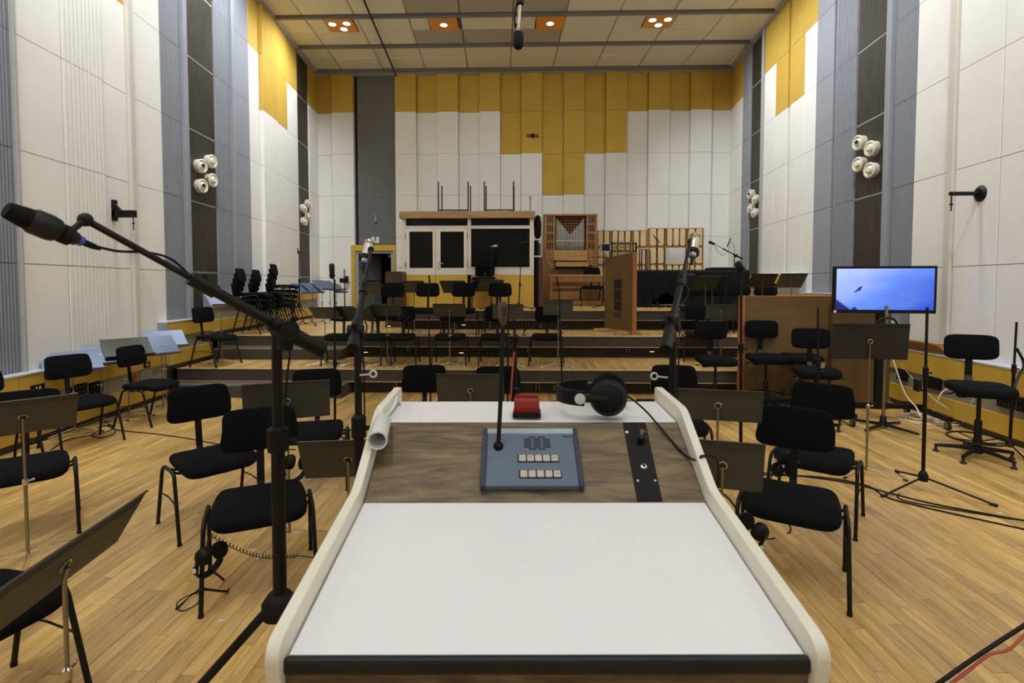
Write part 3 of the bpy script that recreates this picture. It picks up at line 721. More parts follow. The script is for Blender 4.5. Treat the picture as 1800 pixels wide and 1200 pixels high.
# red box
p = onZ(926, 724, A3[1]); rb = thing('button_box', 'dark red plastic box with ridged top, standing on the white shelf of the desk', 'box', (p.x, A3[0]-.155, A3[1]-.004), -1)
b = MB(); b.box(-.039, .039, -.03, .03, 0, .013); b.build('foot', M['blackplastic'], rb, smooth=False, bevel=.002)
b = MB(); b.prism(rounded([(-.027, .013), (-.031, .030), (-.024, .052), (.024, .052), (.028, .013)], [0, .004, .006, .006, 0], 3), -.035, .035, 'X'); fix(b.build('housing', M['redbox'], rb, bevel=.002))
b = MB(); b.box(-.031, .031, .000, .014, .05, .058); b.build('raised_bar', M['redbox'], rb, smooth=False, bevel=.003)
# reading lamp: white tube on a bent arm
l0 = atY(672, 742, 1.35); l1 = atY(666, 766, 1.27)
lampo = thing('reading_lamp', 'white tubular reading lamp on a bent arm at the left cheek of the desk', 'lamp', (0, 0, 0))
b = MB(); T = place(l0+Vector((0, 0, .004)), l1+Vector((0, 0, .004))); L_ = (l1-l0).length+.035
b.lathe([(.004, -.014), (.019, -.008), (.0235, 0), (.0245, L_), (.0205, L_), (.020, .03), (.001, .03)], 28, T); b.build('lamp_shade', M['enamel2'], lampo)
b = MB(); b.lathe([(.009, .03), (.009, .048), (.001, .049)], 12, T); b.build('lamp_socket', M['greyband'], lampo)
a0 = atY(704, 706, 1.54); a1 = atY(699, 698, 1.5); a2 = atY(690, 718, 1.42); a3 = l0+Vector((0, .01, .006))
b = MB(); b.tube(curve_pts([Vector((a0.x, a0.y, A3[1])), a1, a2, a3], 5), .0042, 8); b.build('lamp_arm', M['enamel2'], lampo)
# headphones ---------------------------------------------------------
def headphones(label, group=None, big=True):
    h = thing('headphones', label, 'headphones', (0, 0, 0), 0, group)
    # local: cups on +-X facing each other, band arcs over +Z
    for s in (-1, 1):
        T = Matrix.Translation((s*.046, 0, 0)) @ Matrix.Rotation(s*pi/2, 4, 'Y')
        b = MB(); b.lathe([(.034, -.016), (.044, -.012), (.046, 0), (.04, .004), (.001, .004)], 26, T); b.build('ear_cushion', M['cloth'], h)
        b = MB(); b.lathe([(.044, .003), (.045, .012), (.037, .024), (.018, .030), (.001, .031)], 26, T); c = b.build('ear_cup', M['blackplastic'], h)
        b = MB(); b.ring((0, 0, .0235), .036, .0022, 24, 6, T); b.build('cup_ring', M['softblack'], c)
        b = MB(); b.tube([(s*.076, 0, 0), (s*.076, 0, .03), (s*.070, 0, .06)], [.009, .010, .010], 8); b.build('slider', M['blackplastic'], h)
        b = MB(); b.lathe([(.013, 0), (.013, .004), (.001, .005)], 20, Matrix.Translation((s*.079, 0, .066)) @ Matrix.Rotation(s*pi/2, 4, 'Y')); b.build('badge', M['bright'], h)
    b = MB(); pts = [Vector((.070*cos(a), 0, .056+.068*sin(a))) for a in [pi*i/16 for i in range(17)]]
    vs = [];
    for q in pts:
        nrm = Vector((q.x, 0, q.z-.056)).normalized()
        for yy, dd in ((-.018, 0), (.018, 0), (.018, .008), (-.018, .008)): vs.append(q+Vector((0, yy, 0))+nrm*dd)
    fs = [(i*4+j, i*4+(j+1) % 4, (i+1)*4+(j+1) % 4, (i+1)*4+j) for i in range(16) for j in range(4)]+[(0,1,2,3), (67,66,65,64)]
    b.add(vs, fs); b.build('headband', M['blackplastic'], h)
    return h
hp = headphones('black headphones with silver badges lying on the white shelf of the desk')
hpo = atY(1062, 702, 1.47)
# lying on edge of the cups: band points to the left
hp.rotation_euler = Matrix(((.17, .0, -.985), (.985, .0, .17), (0, -1, 0))).to_euler(); hp.location = (hpo.x+.012, hpo.y+.0, A3[1]+.052); hp.scale = (1.14,)*3
on_slope = lambda px, py, h=.006: Dm @ slope_T(*slope_px(px, py)) @ Vector((0, 0, h))
cs = [Vector((hpo.x+.05, 1.49, A3[1]+.05)), onZ(1112, 702, A3[1]+.04), onZ(1135, 722, A3[1]+.012), on_slope(1152, 744, .01), on_slope(1182, 778), on_slope(1208, 806), on_slope(1226, 826, .03), Dm @ Vector((XR+.013, 1.235, 1.235)), Dm @ Vector((XR+.05, 1.23, 1.21)), Vector((XR+.06, 1.28, 1.0)), Vector((XR+.10, 1.6, .5)), Vector((XR+.14, 2.0, .01))]
tag(MB().tube(curve_pts(cs, 6), .0028, 8).build('headphone_cable', M['blackplastic']), 'thin black headphone cable running over the right cheek of the desk', 'cable')
# ================================================================== CHAIRS
def make_chair(label, group=None):
    t = thing('orchestra_chair', label, 'chair', (0, 0, 0), 0, group)
    b = MB()
    def trim(x, y): return (x*(1-.07*(y > 0)*(y/.22)), y)
    b.pillow(.47, .45, .062, .30, Matrix.Translation((0, -.015, .450)), bow=0, n=40, trim=trim)
    for i, v in enumerate(b.v):   # waterfall front edge, slight saddle
        x, y, z = v; f = max(0, (-y-.08)/.16); b.v[i] = (x, y, z-.036*f*f+.006*(abs(x)/.23)**2)
    b.build('seat', M['black'], t)
    b = MB(); T = Matrix.Translation((0, .255, .795)) @ Matrix.Rotation(radians(90-8), 4, 'X')
    b.pillow(.42, .25, .046, .34, T, bow=.03, n=36, trim=lambda x, y: (x*(1-.06*(y > 0)), y)); b.build('backrest', M['black'], t)
    b = MB()
    pts = [(0, .02, .408), (0, .16, .405), (0, .225, .425), (0, .247, .48), (0, .262, .62), (0, .275, .72)]
    for p, q in zip(pts, pts[1:]):
        P, Q = Vector(p), Vector(q); d = (Q-P); nrm = Vector((0, -d.z, d.y)).normalized()*.005
        b.add([(x, *(K+s*nrm)[1:]) for K in (P, Q) for x in (-.021, .021) for s in (-1, 1)], [(0,1,3,2), (4,6,7,5), (0,4,5,1), (2,3,7,6), (0,2,6,4), (1,5,7,3)])
    fix(b.build('back_post', M['blackmetal'], t, smooth=False))
    for s in (-1, 1):
        for f in (-1, 1):
            b = MB(); b.tube([(s*.272, f*.235, .006), (s*.264, f*.135, .385), (s*.262, f*.122, .412), (s*.261, f*.098, .428), (s*.26, f*.07, .432), (s*.26, 0, .433)], .0115, 10); b.tube([(s*.272, f*.235, 0), (s*.2715, f*.232, .016)], .0135, 10)
            b.build('leg', M['blackmetal'], t)
        b = MB(); b.tube([(s*.267, -.175, .235), (s*.264, 0, .25), (s*.267, .175, .235)], .005, 6); b.build('stretcher', M['blackmetal'], t)
    b = MB()
    for f in (-1, 1): b.tube([(-.26, f*.05, .428), (-.215, f*.05, .405), (.215, f*.05, .405), (.26, f*.05, .428)], .0085, 8)
    b.build('seat_bearer', M['blackmetal'], t); return t
PROTO = None
def chair(px, py, z, rz, label, group='black orchestra chairs', Y=None, zs=.455, loc=None):
    """px, py: where the photograph shows the middle of the seat"""
    global PROTO
    p = Vector(loc) if loc else (onZ(px, py, z+zs) if Y is None else atY(px, py, Y))
    if loc is None: p = Vector((p.x, p.y, z))
    if PROTO is None: PROTO = make_chair(label, group); o = PROTO
    else: o = copy_tree(PROTO)
    o.location = (p.x, p.y, p.z+.0005); o.rotation_euler = (0, 0, radians(rz)); o['label'] = label; o['group'] = group
    return o
GL = 'chairs on the floor left of the desk'; GR = 'chairs on the floor right of the desk'
c1 = chair(0, 0, 0, 27, 'black fabric chair nearest the desk on its left, headphones hanging from it', GL, loc=(-1.475, 2.775, 0))
c2 = chair(0, 0, 0, 50, 'black fabric chair just behind the nearest left one, standing before empty floor', GL, loc=(-2.193, 3.487, 0))
c3 = chair(552, 754, 0, 16, 'black fabric chair behind the tilted grey stand, left of the desk', GL)
c4 = chair(0, 0, 0, 42, 'black fabric chair behind the cropped grey stand at the left picture edge', GL, loc=(-3.33, 3.27, 0))
c5 = chair(0, 0, 0, 66, 'black fabric chair by the left ledge, under the stand plate with painted blue sheen', GL, loc=(-4.62, 5.17, 0))
c6 = chair(0, 0, 0, 87, 'black fabric chair turned sideways by the left ledge, just before the carpeted step', GL, loc=(-4.56, 6.07, 0))
c8 = chair(0, 0, 0, 74, 'black fabric chair cut off by the lower left corner of the photo', GL, loc=(-2.07, 1.78, 0))
c9 = chair(0, 0, 0, 72, 'black fabric chair whose back just shows at the left picture edge', GL, loc=(-4.66, 4.30, 0))
chair(742, 742, 0, 6, 'black fabric chair left of the stand straight behind the desk', 'chairs behind the desk shelf', zs=.455)
chair(872, 746, 0, 0, 'black fabric chair hidden behind the stand straight behind the desk', 'chairs behind the desk shelf')
chair(1190, 742, 0, -8, 'black fabric chair behind the right boom microphone stand', 'chairs behind the desk shelf')
c13 = chair(0, 0, 0, -38, 'black fabric chair behind the nearest right one, by the black stand pole', GR, loc=(2.07, 3.66, 0))
c14 = chair(0, 0, 0, -29, 'black fabric chair nearest the desk on its right, headphones hanging from it', GR, loc=(1.501, 2.877, 0))
chair(0, 0, 0, 80, 'black fabric chair alone on the lowest platform beside the left ledge', 'chairs on the lowest platform', loc=(-4.90, 7.97, Z1))
G1 = 'chairs on the lowest platform'
for px, py, rz, lab in ((600, 590, 10, 'first black chair from the left in the lowest platform row'), (660, 590, 6, 'second black chair from the left in the lowest platform row'),
        (704, 590, 4, 'third black chair from the left in the lowest platform row'), (792, 590, 0, 'black chair on the lowest platform in front of the booth door'),
        (873, 590, 0, 'black chair on the lowest platform behind the gooseneck microphone'), (961, 590, -4, 'black chair on the lowest platform in front of the organ'),
        (1229, 586, -8, 'black chair on the lowest platform behind the right boom stand')):
    chair(px, py, Z1, rz, lab, G1)
G2 = 'chairs on the middle platform'
for px, py, rz, lab in ((686, 545, 4, 'black chair on the middle platform before the brown wooden cabinet'), (749, 544, 3, 'black chair on the middle platform before the yellow booth door'),
        (812, 544, 0, 'black chair on the middle platform behind the centre-left stand plate'), (877, 544, -2, 'black chair on the middle platform before the right half of the booth'),
        (1216, 541, -8, 'black chair on the middle platform behind the dark double stand'), (1258, 541, -8, 'black chair on the middle platform, second from the brown screen, leftwards'),
        (1303, 541, -10, 'black chair on the middle platform, back showing over the left end of the brown screen'), (1350, 541, -12, 'black chair on the middle platform under the two rightmost stand plates')):
    chair(px, py, Z2, rz, lab, G2)
po = atY(1041, 505, 12.2); chair(0, 0, 0, -2, 'black chair standing in front of the organ bench', 'chairs on the topmost platform', loc=(po.x, 12.2, Z3))
for i in range(3):
    p = atY(851, 500, 10.7); chair(0, 0, 0, 0, ('lowest', 'middle', 'topmost')[i]+' chair of the stack of three in front of the booth', 'stack of chairs in front of the booth', loc=(p.x+.004*i, 10.66-.03*i, Z3+.09*i))
for si, (px, Y, n) in enumerate(((448, 9.2, 4), (474, 10.0, 4), (503, 10.75, 5))):
    p = atY(px, 520, Y)
    for i in range(n):
        lab = f"{('lowest', 'second from the floor', 'third from the floor', 'fourth from the floor', 'topmost, fifth')[i]} chair in the {('nearest', 'middle', 'farthest and tallest')[si]} stack by the left wall"
        chair(0, 0, 0, 102, lab, 'stacked chairs by the left wall', loc=(p.x-.024*(n-1-i), Y-.005*(n-1-i), Z2+(.102 if n == 5 else .088)*i))
# ------------------------------------------------------------------ stools
def make_stool(label, sh):
    t = thing('drafting_stool', label, 'stool', (0, 0, 0), 0, 'black high stools at the right')
    b = MB(); b.pillow(.47, .44, .085, .38, Matrix.Translation((0, -.01, sh-.04)))
    for i, v in enumerate(b.v): x, y, z = v; f = max(0, (-y-.08)/.15); b.v[i] = (x, y, z-.03*f*f)
    b.build('seat', M['black'], t)
    b = MB(); b.pillow(.43, .25, .05, .42, Matrix.Translation((0, .255, sh+.325)) @ Matrix.Rotation(radians(84), 4, 'X'), bow=.035); b.build('backrest', M['black'], t)
    b = MB(); b.box(-.03, .03, .258, .268, sh+.0, sh+.34); b.box(-.03, .03, .05, .268, sh-.075, sh-.062); b.prism([(.20, sh-.07), (.268, sh-.07), (.268, sh+.04), (.258, sh+.04)], -.03, .03, 'X'); fix(b.build('back_post', M['blackmetal'], t, smooth=False, bevel=.002))
    b = MB(); b.box(-.07, .07, -.09, .10, sh-.10, sh-.06); b.box(-.19, -.12, -.1, -.03, sh-.13, sh-.075); b.build('mechanism', M['blackmetal'], t, smooth=False, bevel=.01)
    for s, a in ((1, .27), (-1, .22)):
        b = MB(); b.tube([(s*.06, .02, sh-.085), (s*a*.8, .02, sh-.10), (s*a, .01, sh-.112)], .006, 8); b.cbox((s*(a+.015), .01, sh-.115), (.05, .02, .012)); b.build('lever', M['blackplastic'], t)
    b = MB(); b.lathe([(.030, .10), (.030, sh*.5), (.024, sh*.5+.01), (.017, sh*.5+.012), (.017, sh-.09)], 16); b.build('column', M['blackmetal'], t)
    b = MB(); b.ring((0, 0, .19), .23, .009, 40, 8)
    for k in range(4): a = k*pi/2+.4; b.tube([(.03*cos(a), .03*sin(a), .165), (.23*cos(a), .23*sin(a), .19)], .006, 6)
    b.lathe([(.038, .145), (.038, .185), (.02, .186)], 14); b.build('foot_ring', M['blackmetal'], t)
    b = MB(); b.lathe([(.045, .05), (.05, .07), (.04, .12), (.02, .121)], 16); b.build('hub', M['blackmetal'], t)
    for k in range(5):
        a = 2*pi*k/5+.3; c, s = cos(a), sin(a); b = MB(); b.tube([(.03*c, .03*s, .095), (.18*c, .18*s, .08), (.315*c, .315*s, .062)], [.024, .019, .015], 8); l_ = b.build('base_arm', M['blackmetal'], t)
        b = MB(); b.lathe([(.026, 0.001), (.026, .012), (.012, .022), (.012, .058)], 14, Matrix.Translation((.305*c, .305*s, 0))); b.build('glide', M['rubber'], l_)
    return t
st = {}
def stool(px, py, sh, Y, rz, label):
    p = atY(px, py, Y)
    if sh not in st: o = st[sh] = make_stool(label, sh)
    else: o = copy_tree(st[sh]); o['label'] = label
    o.location = (p.x, Y, .0005); o.rotation_euler = (0, 0, radians(rz))
stool(1722, 675, .715, 4.96, -22, 'black high stool nearest, standing alone before the right-hand yellow ledge')
stool(1347, 618, .72, 6.95, -8, 'black high stool left of the others before the brown screen')
stool(1408, 621, .72, 7.0, -10, 'black high stool half hidden behind another before the brown screen')
stool(1434, 641, .68, 6.1, -14, 'black high stool in front of the half-hidden one, below the monitor')
stool(1258, 620, .72, 6.75, -3, 'black high stool standing left of the brown screen')
# ================================================================== MUSIC STANDS
def music_stand(px, py, Y, zf, rz, label, tilt=32, pw=.5, ph=.3, m='stand', face=None, group='grey music stands', legrot=20, lip=True, pm='steel', dx=0):
    """px, py: where the photograph shows the middle of the plate; zf: level of the floor under it"""
    p = atY(px, py, Y); hz = p.z-zf
    t = thing('music_stand', label, 'music stand', (p.x, Y, zf), rz, group)
    a = radians(tilt); T = Matrix.Translation((dx, 0, hz)) @ Matrix.Rotation(a, 4, 'X')
    # plate stands in the local XZ plane; its top leans towards -Y (away from the player at +Y)
    b = MB(); r_ = .012; w2, h2 = pw/2, ph/2
    poly = rounded([(-w2, -h2), (w2, -h2), (w2, h2), (-w2, h2)], [0, 0, r_, r_], 3)
    b.prism(poly, -.0012, .0012, 'Y', T); pl = fix(b.build('plate', M[m], t, smooth=False))
    b = MB(); b.box(-w2, w2, -.006, .0012, h2-.004, h2+.001, T)
    for k in range(3): b.box(-w2+.004, w2-.004, -.0035, -.001, h2-.018-.014*k, h2-.013-.014*k, T)
    b.build('rim_folds', M[m], pl, smooth=False)
    if face: b = MB(); b.box(-w2+.002, w2-.002, .0014, .0022, -h2+.002, h2-.004, T); b.build('plate_face', M[face], pl, smooth=False)
    if lip: b = MB(); b.box(-w2, w2, .001, .048, -h2-.002, -h2, T); b.box(-w2, w2, .046, .048, -h2, -h2+.008, T); b.build('ledge', M[m], t, smooth=False)
    b = MB(); b.ring((0, -.006, 0), .019, .0035, 20, 6, T, 'Y'); b.lathe([(.009, -.014), (.009, 0), (.001, .001)], 10, T @ Matrix.Rotation(pi/2, 4, 'X')); b.build('swivel', M['chrome'], t)
    b = MB(); q = T @ Vector((0, -.012, 0)); mid = .12+hz*.42
    b.tube([(0, 0, mid-.02), (0, 0, hz-.05), (q.x, q.y, q.z-.004)], .0068, 10); b.build('upper_tube', M[pm], t)
    b = MB(); b.tube([(0, 0, .035), (0, 0, mid)], .0098, 12); b.build('lower_tube', M[pm], t)
    b = MB(); b.lathe([(.012, mid-.03), (.016, mid-.028), (.016, mid+.004), (.009, mid+.01)], 14); b.tube([(0, 0, mid-.01), (.03, 0, mid-.004)], .005, 8); b.ball((.036, 0, mid-.003), .008, 10, 1, .5); b.build('clamp', M['chrome'], t)
    for k in range(3):
        aa = radians(legrot+120*k); c, s = cos(aa), sin(aa)
        b = MB(); b.tube([(.008*c, .008*s, .055), (.035*c, .035*s, .052), (.27*c, .27*s, .012)], .0058, 8); l_ = b.build('leg', M['chrome'], t)
        b = MB(); b.tube([(.255*c, .255*s, .0145), (.29*c, .29*s, .0095)], .0085, 8); b.build('rubber_tip', M['plasticwhite'] if m == 'stand' else M['rubber'], l_)
    return t
GF = 'grey music stands near the desk'
music_stand(505, 704, 3.25, 0, 22, 'tilted grey stand plate left of the desk, its chrome tripod showing under the chair', 14, .52, .26, group=GF, legrot=-6)
music_stand(612, 806, 2.55, 0, 8, 'grey stand half hidden by the left cheek of the desk', 30, .46, .27, m='stand', group=GF)
music_stand(827, 686, 3.75, 0, -2, 'grey stand straight behind the desk, upright plate over the shelf', 16, .5, .27, group=GF)
music_stand(1262, 712, 3.1, 0, -12, 'grey stand right of the desk, chrome tube under its middle', 12, .5, .2, group=GF, legrot=50)
music_stand(1270, 817, 2.42, 0, -14, 'grey stand half hidden by the right cheek of the desk', 12, .36, .25, group=GF)
music_stand(40, 732, 2.95, 0, 48, 'grey stand cut off by the left picture edge, tube in front of a chair', 32, .5, .27, group=GF)
music_stand(112, 992, 1.52, 0, 98, 'big brown-backed stand in the lower left corner seen edge-on', 30, .68, .22, group=GF, legrot=70)
music_stand(1529, 600, 4.5, 0, -6, 'wide black stand in front of the monitor pole at the right', 4, .62, .31, m='stand2', group='black music stands', legrot=-30)
G3 = 'grey music stands on the lowest platform'
for px, py, rz, tl, pw, lab in ((571, 550, -16, 40, .50, 'first grey stand from the left on the lowest platform, before the stacked chairs'), (630, 552, -16, 38, .50, 'second grey stand from the left on the lowest platform, behind the left boom stand'),
      (680, 545, -14, 38, .51, 'third grey stand from the left on the lowest platform'), (790, 545, 3, 34, .51, 'grey stand on the lowest platform with squarely facing plate'),
      (893, 547, 2, 14, .48, 'grey stand on the lowest platform behind the gooseneck microphone'), (981, 541, -6, 14, .46, 'grey stand on the lowest platform before the organ, right of the centre'),
      (1268, 548, -8, 16, .46, 'grey stand on the lowest platform right of the right boom stand')):
    music_stand(px, py, 7.98, Z1, rz, lab, tl, pw, .25 if tl > 20 else .235, group=G3, legrot=-30)
G4 = 'grey music stands on the middle platform'
for px, py, rz, tl, lab in ((655, 507, -24, 42, 'first grey stand from the left on the middle platform, before the dark doorway'), (728, 504, -20, 42, 'grey stand on the middle platform before the left booth door'),
      (798, 504, -16, 40, 'grey stand on the middle platform before the middle of the booth'), (861, 502, 32, 42, 'grey stand on the middle platform leaning the other way, before the stacked three chairs')):
    music_stand(px, py, 9.25, Z2, rz, lab, tl, .50, .29, group=G4, legrot=-30)
music_stand(1240, 498, 9.2, Z2, 18, 'dark stand on the middle platform, left of the two before the covered piano', 34, .52, .29, m='stand2', group='dark stands on the middle platform')
music_stand(1252, 496, 9.6, Z2, 16, 'dark stand on the middle platform, just behind another before the covered piano', 34, .52, .29, m='stand2', group='dark stands on the middle platform')
music_stand(1340, 493, 9.3, Z2, 8, 'dark stand above the left part of the brown screen', 36, .5, .3, m='stand2', group='dark stands on the middle platform')
music_stand(1391, 493, 9.0, Z2, 8, 'grey-backed stand above the right part of the brown screen', 36, .5, .3, group='grey stands over the brown screen')
# parked stands whose plates carry a painted blue sheen
G5 = 'parked stands along the left ledge'
def parked(px, py, Y, zf, rz, tilt, label, m='bluesheen', face=None, pw=.5, ph=.34, group=G5):
    return music_stand(px, py, Y, zf, rz, label, tilt, pw, ph, m=m, group=group, pm='steel')
parked(127, 636, 5.55, 0, 232, 52, 'nearest parked stand, wide plate with painted blue sheen behind a chair back', pw=.52)
parked(176, 624, 6.0, 0, 232, 50, 'parked stand with painted blue sheen on its plate, second from the left picture edge', pw=.4)
parked(224, 611, 6.25, 0, 232, 50, 'parked stand with glossy black plate among those with painted blue sheen', m='glossplate')
parked(290, 596, 6.95, 0, 232, 50, 'parked stand with painted blue sheen on its plate, nearest the carpeted step')
parked(284, 607, 6.6, 0, 240, 48, 'parked stand with small painted-sheen plate right of the glossy black one', pw=.36)
parked(388, 526, 8.3, Z1, 238, 52, 'single stand with painted blue sheen on the lowest platform behind a boom arm', group='stands by the stacked chairs', pw=.42)
G6 = 'parked stands by the far left corner'
for i, (px, Y) in enumerate(((533, 11.4), (552, 11.6), (569, 11.8), (583, 12.0), (594, 12.2))):
    parked(px-3, (507, 506, 501, 502, 506)[i], Y, Z2, 246, 56, f"stand with painted blue sheen in the far left row of five, {('nearest the stacked chairs', 'second from the stacked chairs', 'the middle one', 'second from the doorway', 'nearest the doorway')[i]}", group=G6, pw=.36, ph=.42)
# ================================================================== MICROPHONES AND THEIR STANDS
MG = 'black microphone stands'
def mic_stand(foot, label, z_top, r=.010, hub=.12, spread=.33, legrot=20, boom=None, clutch_r=.02, bs=2.5, group=MG, legr=.009, flat=False, mid=.5, lean=(0, 0)):
    """foot (x, y, z); z_top world height of the top of the pole; boom = (tail point, head point, radius) in world space"""
    F_ = Vector(foot); t = thing('microphone_stand', label, 'microphone stand', F_, 0, group); h = z_top-F_.z; zm = hub+(h-hub)*mid
    tx = Vector((lean[0], lean[1], h))
    def at(z): return Vector((tx.x*z/h, tx.y*z/h, z))
    b = MB(); b.tube([at(hub-.03), at(zm)], r*1.35, 14); b.build('lower_tube', M['blackmetal'], t)
    b = MB(); b.tube([at(zm-.02), at(h)], r, 12); b.build('upper_tube', M['blackmetal'], t)
    b = MB(); T = Matrix.Translation(at(zm)); b.lathe([(r*1.4, -.05), (r*2.0, -.045), (r*2.0, .03), (r*1.1, .04)], 16, T); b.tube([at(zm)+Vector((0, 0, -.01)), at(zm)+Vector((r*2+.03, 0, -.01))], r*.7, 8); b.build('height_clamp', M['blackplastic'], t)
    b = MB(); b.lathe([(r*1.8, hub-.05), (r*3.2, hub-.045), (r*3.4, hub), (r*2.2, hub+.03), (r*1.4, hub+.035)], 18); b.build('hub', M['blackplastic'], t)
    for k in range(3):
        a = radians(legrot+120*k); c, s = cos(a), sin(a); b = MB()
        b.tube([(r*2.2*c, r*2.2*s, hub-.02), (spread*c, spread*s, legr+.004)], legr, 8); lg = b.build('leg', M['blackmetal'], t)
        b = MB(); b.tube([((spread-.03)*c, (spread-.03)*s, legr+.006), ((spread+.02)*c, (spread+.02)*s, legr+.003)], legr*1.5, 8); b.build('rubber_foot', M['rubber'], lg)
    if boom:
        p0, p1 = [Vector(q)-F_ for q in boom[:2]]; br = boom[2]; top = at(h); d = (p1-p0).normalized(); m = p0+d*((top-p0).dot(d))
        b = MB(); b.tube([p0, m+d*.06], br*bs, 16); b.lathe([(br*bs*.45, -.001), (br*bs*.45, -.002), (.001, -.002)], 12, place(p0, p1)); b.build('boom_sleeve', M['blackmetal'], t)
        b = MB(); jn = m.lerp(p1, .46); b.tube([m, jn], br*1.55, 12); b.tube([jn-d*.03, jn+d*.05], br*2.1, 12); b.tube([jn+Vector((0, 0, br*1.5)), jn+Vector((0, 0, br*3.2))], br*.9, 8); b.tube([jn, p1], br*.85, 10); b.ball(p1, br*1.7, 12); b.build('boom_arm', M['blackmetal'], t)
        b = MB(); side = d.cross(Vector((0, 0, 1))).normalized()
        b.tube([m-side*clutch_r*1.1, m+side*clutch_r*1.1], clutch_r, 18); b.tube([m-Vector((0, 0, clutch_r*2)), m], clutch_r*.75, 12); b.build('swivel_clutch', M['blackplastic'], t)
        b = MB(); q = m-d*.04+Vector((0, 0, br*2)); b.tube([q, q+Vector((0, 0, br*2+.012))], .005, 8); b.ball(q+Vector((0, 0, br*2+.016)), .012, 12); b.build('knob', M['blackplastic'], t)
    return t
def mic(p0, p1, label, kind='pencil', group='microphones', clip=None, name='microphone', ringc=True):
    """from the cable end p0 to the capsule end p1"""
    p0, p1 = Vector(p0), Vector(p1); t = thing(name, label, 'microphone', p0, 0, group); L_ = (p1-p0).length; T = place(Vector((0, 0, 0)), p1-p0)
    if kind == 'pencil':
        b = MB(); b.lathe([(.006, 0), (.0105, .004), (.0105, L_*.72), (.009, L_*.73), (.009, L_*.75), (.0108, L_*.76), (.0108, L_)], 14, T); b.build('body', M['blackmetal'], t)
        b = MB(); b.lathe([(.0095, L_), (.0095, L_+.004), (.001, L_+.006)], 14, T); b.build('capsule', M['softblack'], t)
    elif kind == 'shotgun':
        b = MB(); b.lathe([(.007, 0), (.0165, .012), (.0185, .03), (.020, L_*.30), (.028, L_*.36), (.0305, L_*.44), (.0305, L_*.66), (.025, L_*.72)], 26, T); b.build('body', M['softblack'], t)
        b = MB(); b.lathe([(.0255, L_*.70), (.025, L_*.76), (.0195, L_*.97), (.017, L_), (.001, L_+.001)], 26, T); b.build('windscreen', M['cloth'], t)
        b = MB(); b.lathe([(.0202, L_*.20), (.0225, L_*.21), (.0225, L_*.26), (.0202, L_*.27)], 26, T); b.build('metal_band', M['brownmic'], t)
        b = MB(); b.cbox((0, .0295, L_*.5), (.018, .006, L_*.10), T); b.build('name_plate', M['bright'], t, smooth=False)
    elif kind == 'barrel':
        b = MB(); b.lathe([(.010, 0), (.0165, .014), (.0215, .03), (.0215, L_*.55), (.024, L_*.6), (.024, L_*.82), (.021, L_*.85)], 24, T); b.build('body', M['silver'], t)
        b = MB(); b.lathe([(.021, L_*.84), (.0235, L_*.86), (.0235, L_*.98), (.016, L_), (.001, L_)], 24, T); b.build('grille', M['steel'], t)
    elif kind == 'studio':
        b = MB(); b.lathe([(.012, 0), (.024, .01), (.026, .03), (.026, L_*.5)], 22, T); b.build('body', M['blackmetal'], t)
        b = MB(); b.lathe([(.027, L_*.5), (.028, L_*.52), (.028, L_*.9), (.018, L_), (.001, L_+.002)], 22, T); b.build('grille', M['softblack'], t)
    if ringc and kind in ('shotgun', 'barrel'):
        b = MB(); b.lathe([(.0105, -.004), (.0125, -.002), (.0125, .008), (.0105, .01)], 18, T); b.build('cable_ring', M['blue'], t)
        b = MB(); b.lathe([(.003, -.045), (.0075, -.03), (.0085, -.004)], 14, T); b.build('plug', M['blackplastic'], t)
    if clip is not None:
        c = Vector(clip)-p0; near = (p1-p0)*(.22 if kind != 'pencil' else .4); r = {'shotgun': .021, 'barrel': .024, 'pencil': .012, 'studio': .027}[kind]
        T2 = place(near-(p1-p0).normalized()*.01, near+(p1-p0).normalized()*.01)
        b = MB(); b.lathe([(r*.9, 0), (r*1.12, 0), (r*1.12, .02), (r*.9, .02)], 20, T2); b.tube([near.lerp(c, .3), c], .0075, 8); b.ball(c, .012, 12); b.build('clip', M['blackplastic'], t)
    return t
def cable(pts, label, r=.0035, m='blackplastic', group=None, n=6, name='cable'):
    o = MB().tube(curve_pts(pts, n), r, 8).build(name, M[m]); return tag(o, label, 'cable', group)
# big boom stand at the left -------------------------------------------
Yb = 1.72
f = atY(488, 900, Yb); tp = atY(486, 588, Yb)
bt, bh = atY(566, 616, 1.81), atY(150, 386, 1.30)
mic_stand((f.x, Yb, 0), 'heavy black boom stand at the left of the desk, arm sweeping up to the left', tp.z, r=.017, hub=.55, spread=.55, legrot=205, boom=(bt, bh, .0105), clutch_r=.034, group='heavy boom stands round the desk', legr=.016, mid=.62, lean=(tp.x-f.x, 0))
b = MB(); p = atY(500, 1068, Yb)
m0, m1 = atY(143, 424, 1.26), atY(10, 368, 1.13)
mic(m0, m1, 'large dark tapered microphone with blue ring at the far left end of the boom', 'shotgun', 'microphones round the desk', clip=bh)
cable([m0, atY(160, 430, 1.28), atY(205, 441, 1.34), atY(262, 444, 1.42), atY(300, 455, 1.46), atY(330, 480, 1.5), atY(360, 508, 1.54), atY(420, 540, 1.6), atY(480, 572, 1.66), atY(508, 610, 1.69), atY(505, 660, 1.7), atY(497, 760, 1.7), atY(492, 900, 1.7), atY(500, 1020, 1.7)], 'black cable following the left boom arm down its pole', .0035)
# collars and wing screws
def wing(px, py, Y, rz, label_parent=None):
    p = atY(px, py, Y); b = MB(); T = Matrix.Translation(p) @ Matrix.Rotation(rz, 4, 'Y')
    b.tube([T@Vector((-.05, 0, 0)), T@Vector((-.012, 0, 0))], .0035, 8); b.ring((0, 0, 0), .012, .004, 16, 6, T, 'Y'); return b
